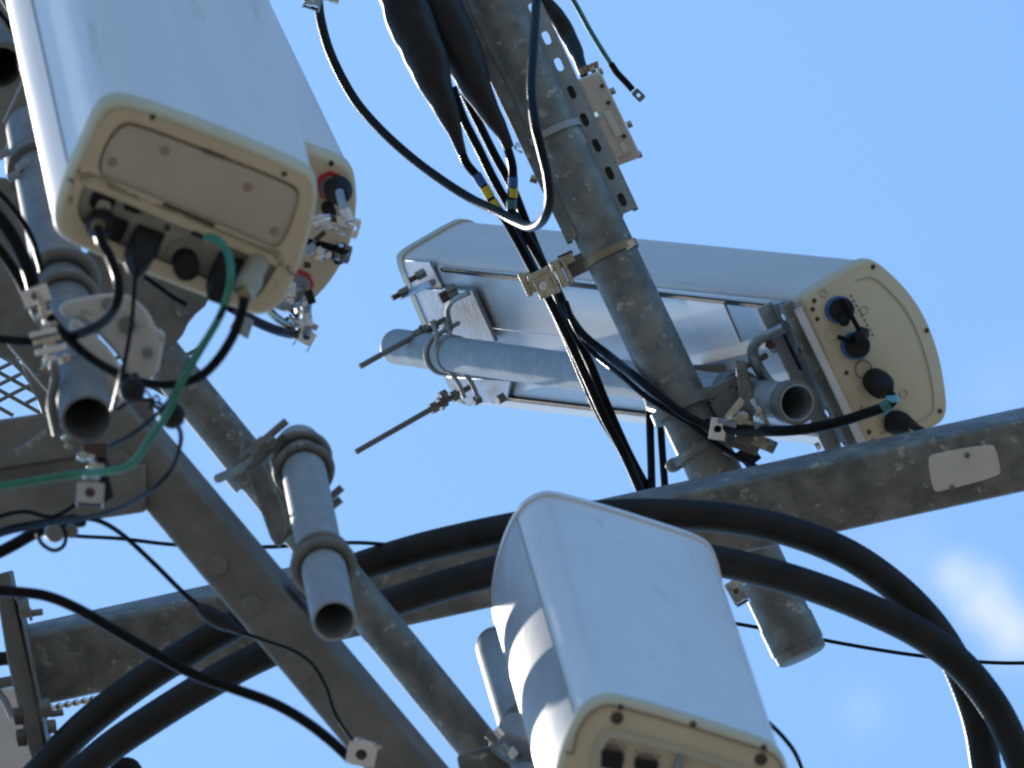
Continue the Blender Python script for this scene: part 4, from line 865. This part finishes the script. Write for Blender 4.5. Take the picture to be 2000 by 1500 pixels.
for (x, y, w_, h_, mm) in ((612, 428, 14, 4, 'chrome'), (634, 424, 12, 5, 'chrome'), (655, 428, 9, 6, 'screw'), (668, 432, 8, 8, 'chrome'), (624, 462, 5, 14, 'screw'), (606, 486, 12, 7, 'slate'), (622, 492, 9, 9, 'chrome'), (560, 575, 14, 5, 'chrome'), (572, 566, 6, 14, 'chrome'), (588, 574, 7, 12, 'galv_dark'), (606, 580, 8, 14, 'black_matt'), (560, 600, 16, 5, 'slate'), (576, 612, 10, 5, 'screw'), (574, 626, 14, 2.5, 'chrome'), (590, 632, 5, 7, 'chrome'), (562, 622, 10, 2.5, 'screw')):
    a_ = rnd.uniform(-.9, .9); u = (CX*math.cos(a_)-CY*math.sin(a_)); n = (VIEW+CX*rnd.uniform(-.4, .4)+CY*rnd.uniform(-.4, .4)); n = (n-u*n.dot(u)).normalized()
    MB().box(P(x, y, 29.93+rnd.uniform(0, .04)), u, n.cross(u), n, px(w_), px(h_), .005).build('clip_leaf', mm, jh, bevel=.0012)
for (x, y) in ((640, 437), (660, 424), (618, 500), (640, 494), (566, 585), (592, 590), (580, 604)): MB().hexn(P(x, y, 29.92), P(x+3, y+3, 29.9), px(6)).build('nut', 'chrome', jh)
bt = thing('bolt_row', 'row of small worn bolts along the left rim of the open left pipe', 'bolts', P(125, 830, 28.95))
for (x, y, m_) in ((104, 772, 'bronze'), (112, 745, 'slate'), (120, 762, 'galv_new'), (123, 832, 'bronze'), (127, 856, 'brass'), (134, 872, 'bronze'), (104, 795, 'galv_dark'), (86, 720, 'bronze'), (78, 735, 'galv_dark')):
    MB().hexn(P(x-3, y+4, 28.95), P(x+4, y-4, 28.95), px(8)).build('bolt', m_, bt, bevel=.001)
wb = tag(MB().tube(spline([P(96, 690, 28.9), P(108, 735, 28.9), P(100, 790, 28.9), P(112, 850, 28.9)], 8), px(9), 12).build('bent_rod', 'galv_dark'), 'dark bent rod beside the open left pipe, above the channel beam', 'rod')
cable('short dark wire stub below the open pipe pointing down left', [(92, 842, 29.5), (60, 868, 29.5), (30, 885, 29.5)], 7, 'galv', group='thin wires at left')
cable('thin wire curling behind the green wire between both black boots', [(228, 800, 28.6), (255, 785, 28.6), (290, 782, 28.6), (318, 792, 28.6), (330, 800, 28.6)], 3.2, group='thin wires at left')
cable('hair thin wire tangle just right of the left black boot', [(285, 762, 28.5), (300, 785, 28.5), (292, 800, 28.5), (305, 772, 28.5), (316, 792, 28.5)], 2, group='thin wires at left')
cable('thin dark wire across the gap under the large antenna base', [(282, 540, 29.4), (305, 556, 29.4), (335, 578, 29.4), (365, 596, 29.4)], 5, group='thin wires at left')
# black balls
GBk = 'black rubber weather boots hanging at left'
for (x, y, r, d, lb) in ((258, 762, 25, 28.42, 'left black rubber boot, between the cast bracket and the diagonal beam'), (336, 812, 25, 28.45, 'right black rubber boot on the green wire, lower than its twin')):
    root = thing('rubber_boot', lb, 'boot', P(x, y, d), GBk)
    MB().ball(P(x, y, d), px(r), wlp, 1.0, 24).build('body', 'black_matt', root)
    MB().tube([P(x, y, d), P(x+6, y-30, d+.02)], [px(12), px(7)], 14).build('neck', 'black_matt', root)
sm_ = thing('round_knob', 'pair of brownish round lugs under the channel beam inside the wire loop', 'knob', P(110, 1040, 29.3))
MB().tube([P(104, 1038, 29.32), P(108, 1042, 29.2)], [px(20), px(17)], 20).build('head', 'weld', sm_, bevel=.002)
MB().tube([P(138, 1036, 29.32), P(140, 1038, 29.25)], px(13), 14).build('head', 'weld', sm_, bevel=.002)

# ------------------------------------------------------------ flange at the lower left
fl = thing('flange_joint', 'bolted pair of flange plates at the lower left end of the long beam', 'flange', P(60, 1300, 30.5))
def wedge(name, pts, d, th, m, par): return plate_px(par, name, pts, d, th, m, .003)
wedge('flange_plate', [(-6, 1122), (18, 1116), (30, 1180), (64, 1330), (96, 1500), (66, 1500), (44, 1420), (14, 1290), (-2, 1190)], 30.42, .25, 'galv_dark', fl)
wedge('flange_plate', [(22, 1150), (34, 1160), (60, 1290), (78, 1390), (104, 1500), (98, 1500), (67, 1330), (33, 1180)], 30.40, .27, 'galv', fl)
for (x0, y0, x1, y1, r) in ((38, 1190, 58, 1187, 22), (56, 1200, 62, 1199, 16), (60, 1198, 84, 1195, 8), (30, 1165, 54, 1160, 9), (80, 1385, 100, 1381, 22), (98, 1395, 124, 1391, 8), (92, 1420, 110, 1418, 16)):
    MB().hexn(P(x0, y0, 30.36), P(x1, y1, 30.36), px(r)).build('nut' if r > 10 else 'bolt_end', 'galv_dark', fl, bevel=.002)
for (x, y) in ((32, 1400), (38, 1442)): MB().hexn(P(x-6, y, 30.36), P(x+14, y-2, 30.36), px(20)).build('bolt_head', 'screw', fl, bevel=.003)
GG = 'fittings left of the flange'
gb = thing('grey_cabinet', 'plain grey cabinet corner behind the flange at the bottom left', 'cabinet', P(20, 1450, 30.9))
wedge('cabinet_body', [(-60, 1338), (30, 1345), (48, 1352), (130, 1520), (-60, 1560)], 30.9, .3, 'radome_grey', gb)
tag(MB().tube([P(-30, 1290, 30.5), P(20, 1285, 30.5)], px(14), 18).build('stub_rod', 'black_matt'), 'black stub rod pointing at the flange from the left edge', 'rod', GG)
tag(MB().tube([P(-30, 1340, 30.5), P(24, 1330, 30.5)], px(11), 18).build('stub_rod', 'galv'), 'grey stub rod just below the black one at the left edge', 'rod', GG)
tag(MB().tube([P(-20, 1330, 30.5), P(10, 1370, 30.5), P(24, 1400, 30.5)], px(8), 14).build('stub_rod', 'galv_new'), 'slanting pale rod over the grey cabinet corner', 'rod', GG)
bead = thing('ribbed_cable', 'sun glinting ribbed steel conduit under the long beam beside the flange', 'conduit', P(105, 1382, 30.5))
rr = []; pts = []
a, b = P(96, 1384, 30.5), P(250, 1352, 30.5)
for k in range(80): pts.append(a.lerp(b, k/79)); rr.append(px(6)*(1+.3*math.sin(k*.75)))
MB().tube(pts, rr, 14).build('conduit', 'chrome', bead)
lk = thing('cable_end_cap', 'black curved cap edge low left, under the inner thick cable', 'cap', P(250, 1490, 30.6))
MB().ball(P(246, 1510, 30.6), px(34), wlp, .8).build('cap', 'black_matt', lk)

# ------------------------------------------------------------ bits at bottom centre
bc = thing('pipe_clamp', 'dark rounded clamp body between the brace end and bottom antenna', 'clamp', P(1030, 1420, 29.9), 'steel pipe clamps')
MB().ball(P(1040, 1432, 29.95), px(70), wlp, .7, 30).build('shell', 'galv_dark', bc)
MB().tube([P(975, 1450, 29.8), P(1075, 1500, 29.7)], [px(26), px(34)], 20).build('collar', 'galv_dark', bc, bevel=.002)
for (x, y, m_) in ((960, 1440, 'galv'), (972, 1432, 'chrome'), (984, 1462, 'slate'), (1000, 1470, 'chrome')): MB().hexn(P(x-6, y-6, 29.72), P(x+8, y+8, 29.72), px(10)).build('nut', m_, bc, bevel=.001)
plate_px(bc, 'jaw', [(892, 1478), (905, 1470), (960, 1455), (1010, 1480), (1060, 1530), (900, 1530)], 29.8, .04, 'galv', .004)

# ------------------------------------------------------------ upper left background
tl = thing('tower_bracket', 'dark steel bracket mass at the upper left corner with a round opening', 'bracket', P(10, 150, 31.2))
MB().pipe(P(2, 132, 31.0), P(-60, 40, 31.6), px(52), .22, depth=.3).build('round_opening', 'galv_dark', tl)
plate_px(tl, 'plate', [(-60, -60), (60, -60), (50, 30), (60, 120), (60, 260), (20, 300), (-60, 310)], 31.75, .05, 'galv_dark', .01)
MB().tube([P(0, -30, 31.1), P(60, 70, 31.1)], px(16), 16).build('strap', 'galv_dark', tl)
MB().tube([P(-20, 0, 31.0), P(50, 90, 31.0)], px(5), 12).build('strap', 'black', tl)
tp = thing('flat_bar', 'flat grey bar with a bright edge slanting beside the large antenna', 'bar', P(40, 210, 30.7))
plate_px(tp, 'bar', [(52, 140), (75, 150), (80, 230), (40, 300), (22, 262), (6, 240)], 30.7, .006, 'galv_dark', .001)
MB().tube([P(52, 143, 30.69), P(7, 239, 30.69)], px(3.2), 8).build('edge', 'galv_new', tp)
MB().box(P(44, 237, 30.68), CX, CY, VIEW, px(9), px(4), .004).build('terminal_block', 'green', tp)
lc = thing('pipe_clamp', 'clamp with pale bolts where the left pipe meets the background steel', 'clamp', P(40, 320, 29.9), 'steel pipe clamps')
MB().ball(P(52, 300, 30.1), px(44), wlp, .8, 24).build('shell', 'galv_dark', lc)
MB().band(lpa.lerp(lpb, .86), wlp, px(51), .03, .012).build('strap', 'galv_dark', lc)
for (x, y) in ((8, 300), (45, 322), (28, 344)): MB().box(P(x, y, 29.6), (CX+CY*.6).normalized(), (CY-CX*.6).normalized(), VIEW, px(14), px(8), .008).build('bolt_head', 'slate', lc, bevel=.002)
bk = thing('background_plate', 'dull brown steel plate filling the left edge behind the black strands', 'plate', P(10, 480, 30.2))
plate_px(bk, 'plate', [(-60, 340), (40, 350), (62, 400), (110, 560), (105, 700), (60, 690), (30, 700), (-60, 690)], 30.25, .03, 'galv_dark', .005)
plate_px(bk, 'side_arm', [(30, 680), (100, 640), (150, 700), (135, 830), (90, 810), (60, 760)], 30.1, .03, 'galv_dark', .005)
# expanded metal grating
gr = MB(); org = (20, 760)
for i in range(-4, 6):
    x0 = 10+i*62
    gr.tube([P(x0-150, 690+100, 31.5), P(x0-75, 690+62, 31.5), P(x0+75, 690-12, 31.5)], px(4.6), 6)
    gr.tube([P(x0-80, 690, 31.505), P(x0+20, 745, 31.505), P(x0+140, 812, 31.505)], px(4.6), 6)
tag(gr.build('expanded_metal_grating', 'galv_dark'), 'expanded metal grating with diamond openings at the left edge', 'grating')
tag(cable('curved edge rim of the grating opening at left', [(10, 690, 31.3), (50, 730, 31.3), (75, 770, 31.3), (90, 812, 31.3)], 7, 'galv_dark', name='grating_rim'), None, 'rim')
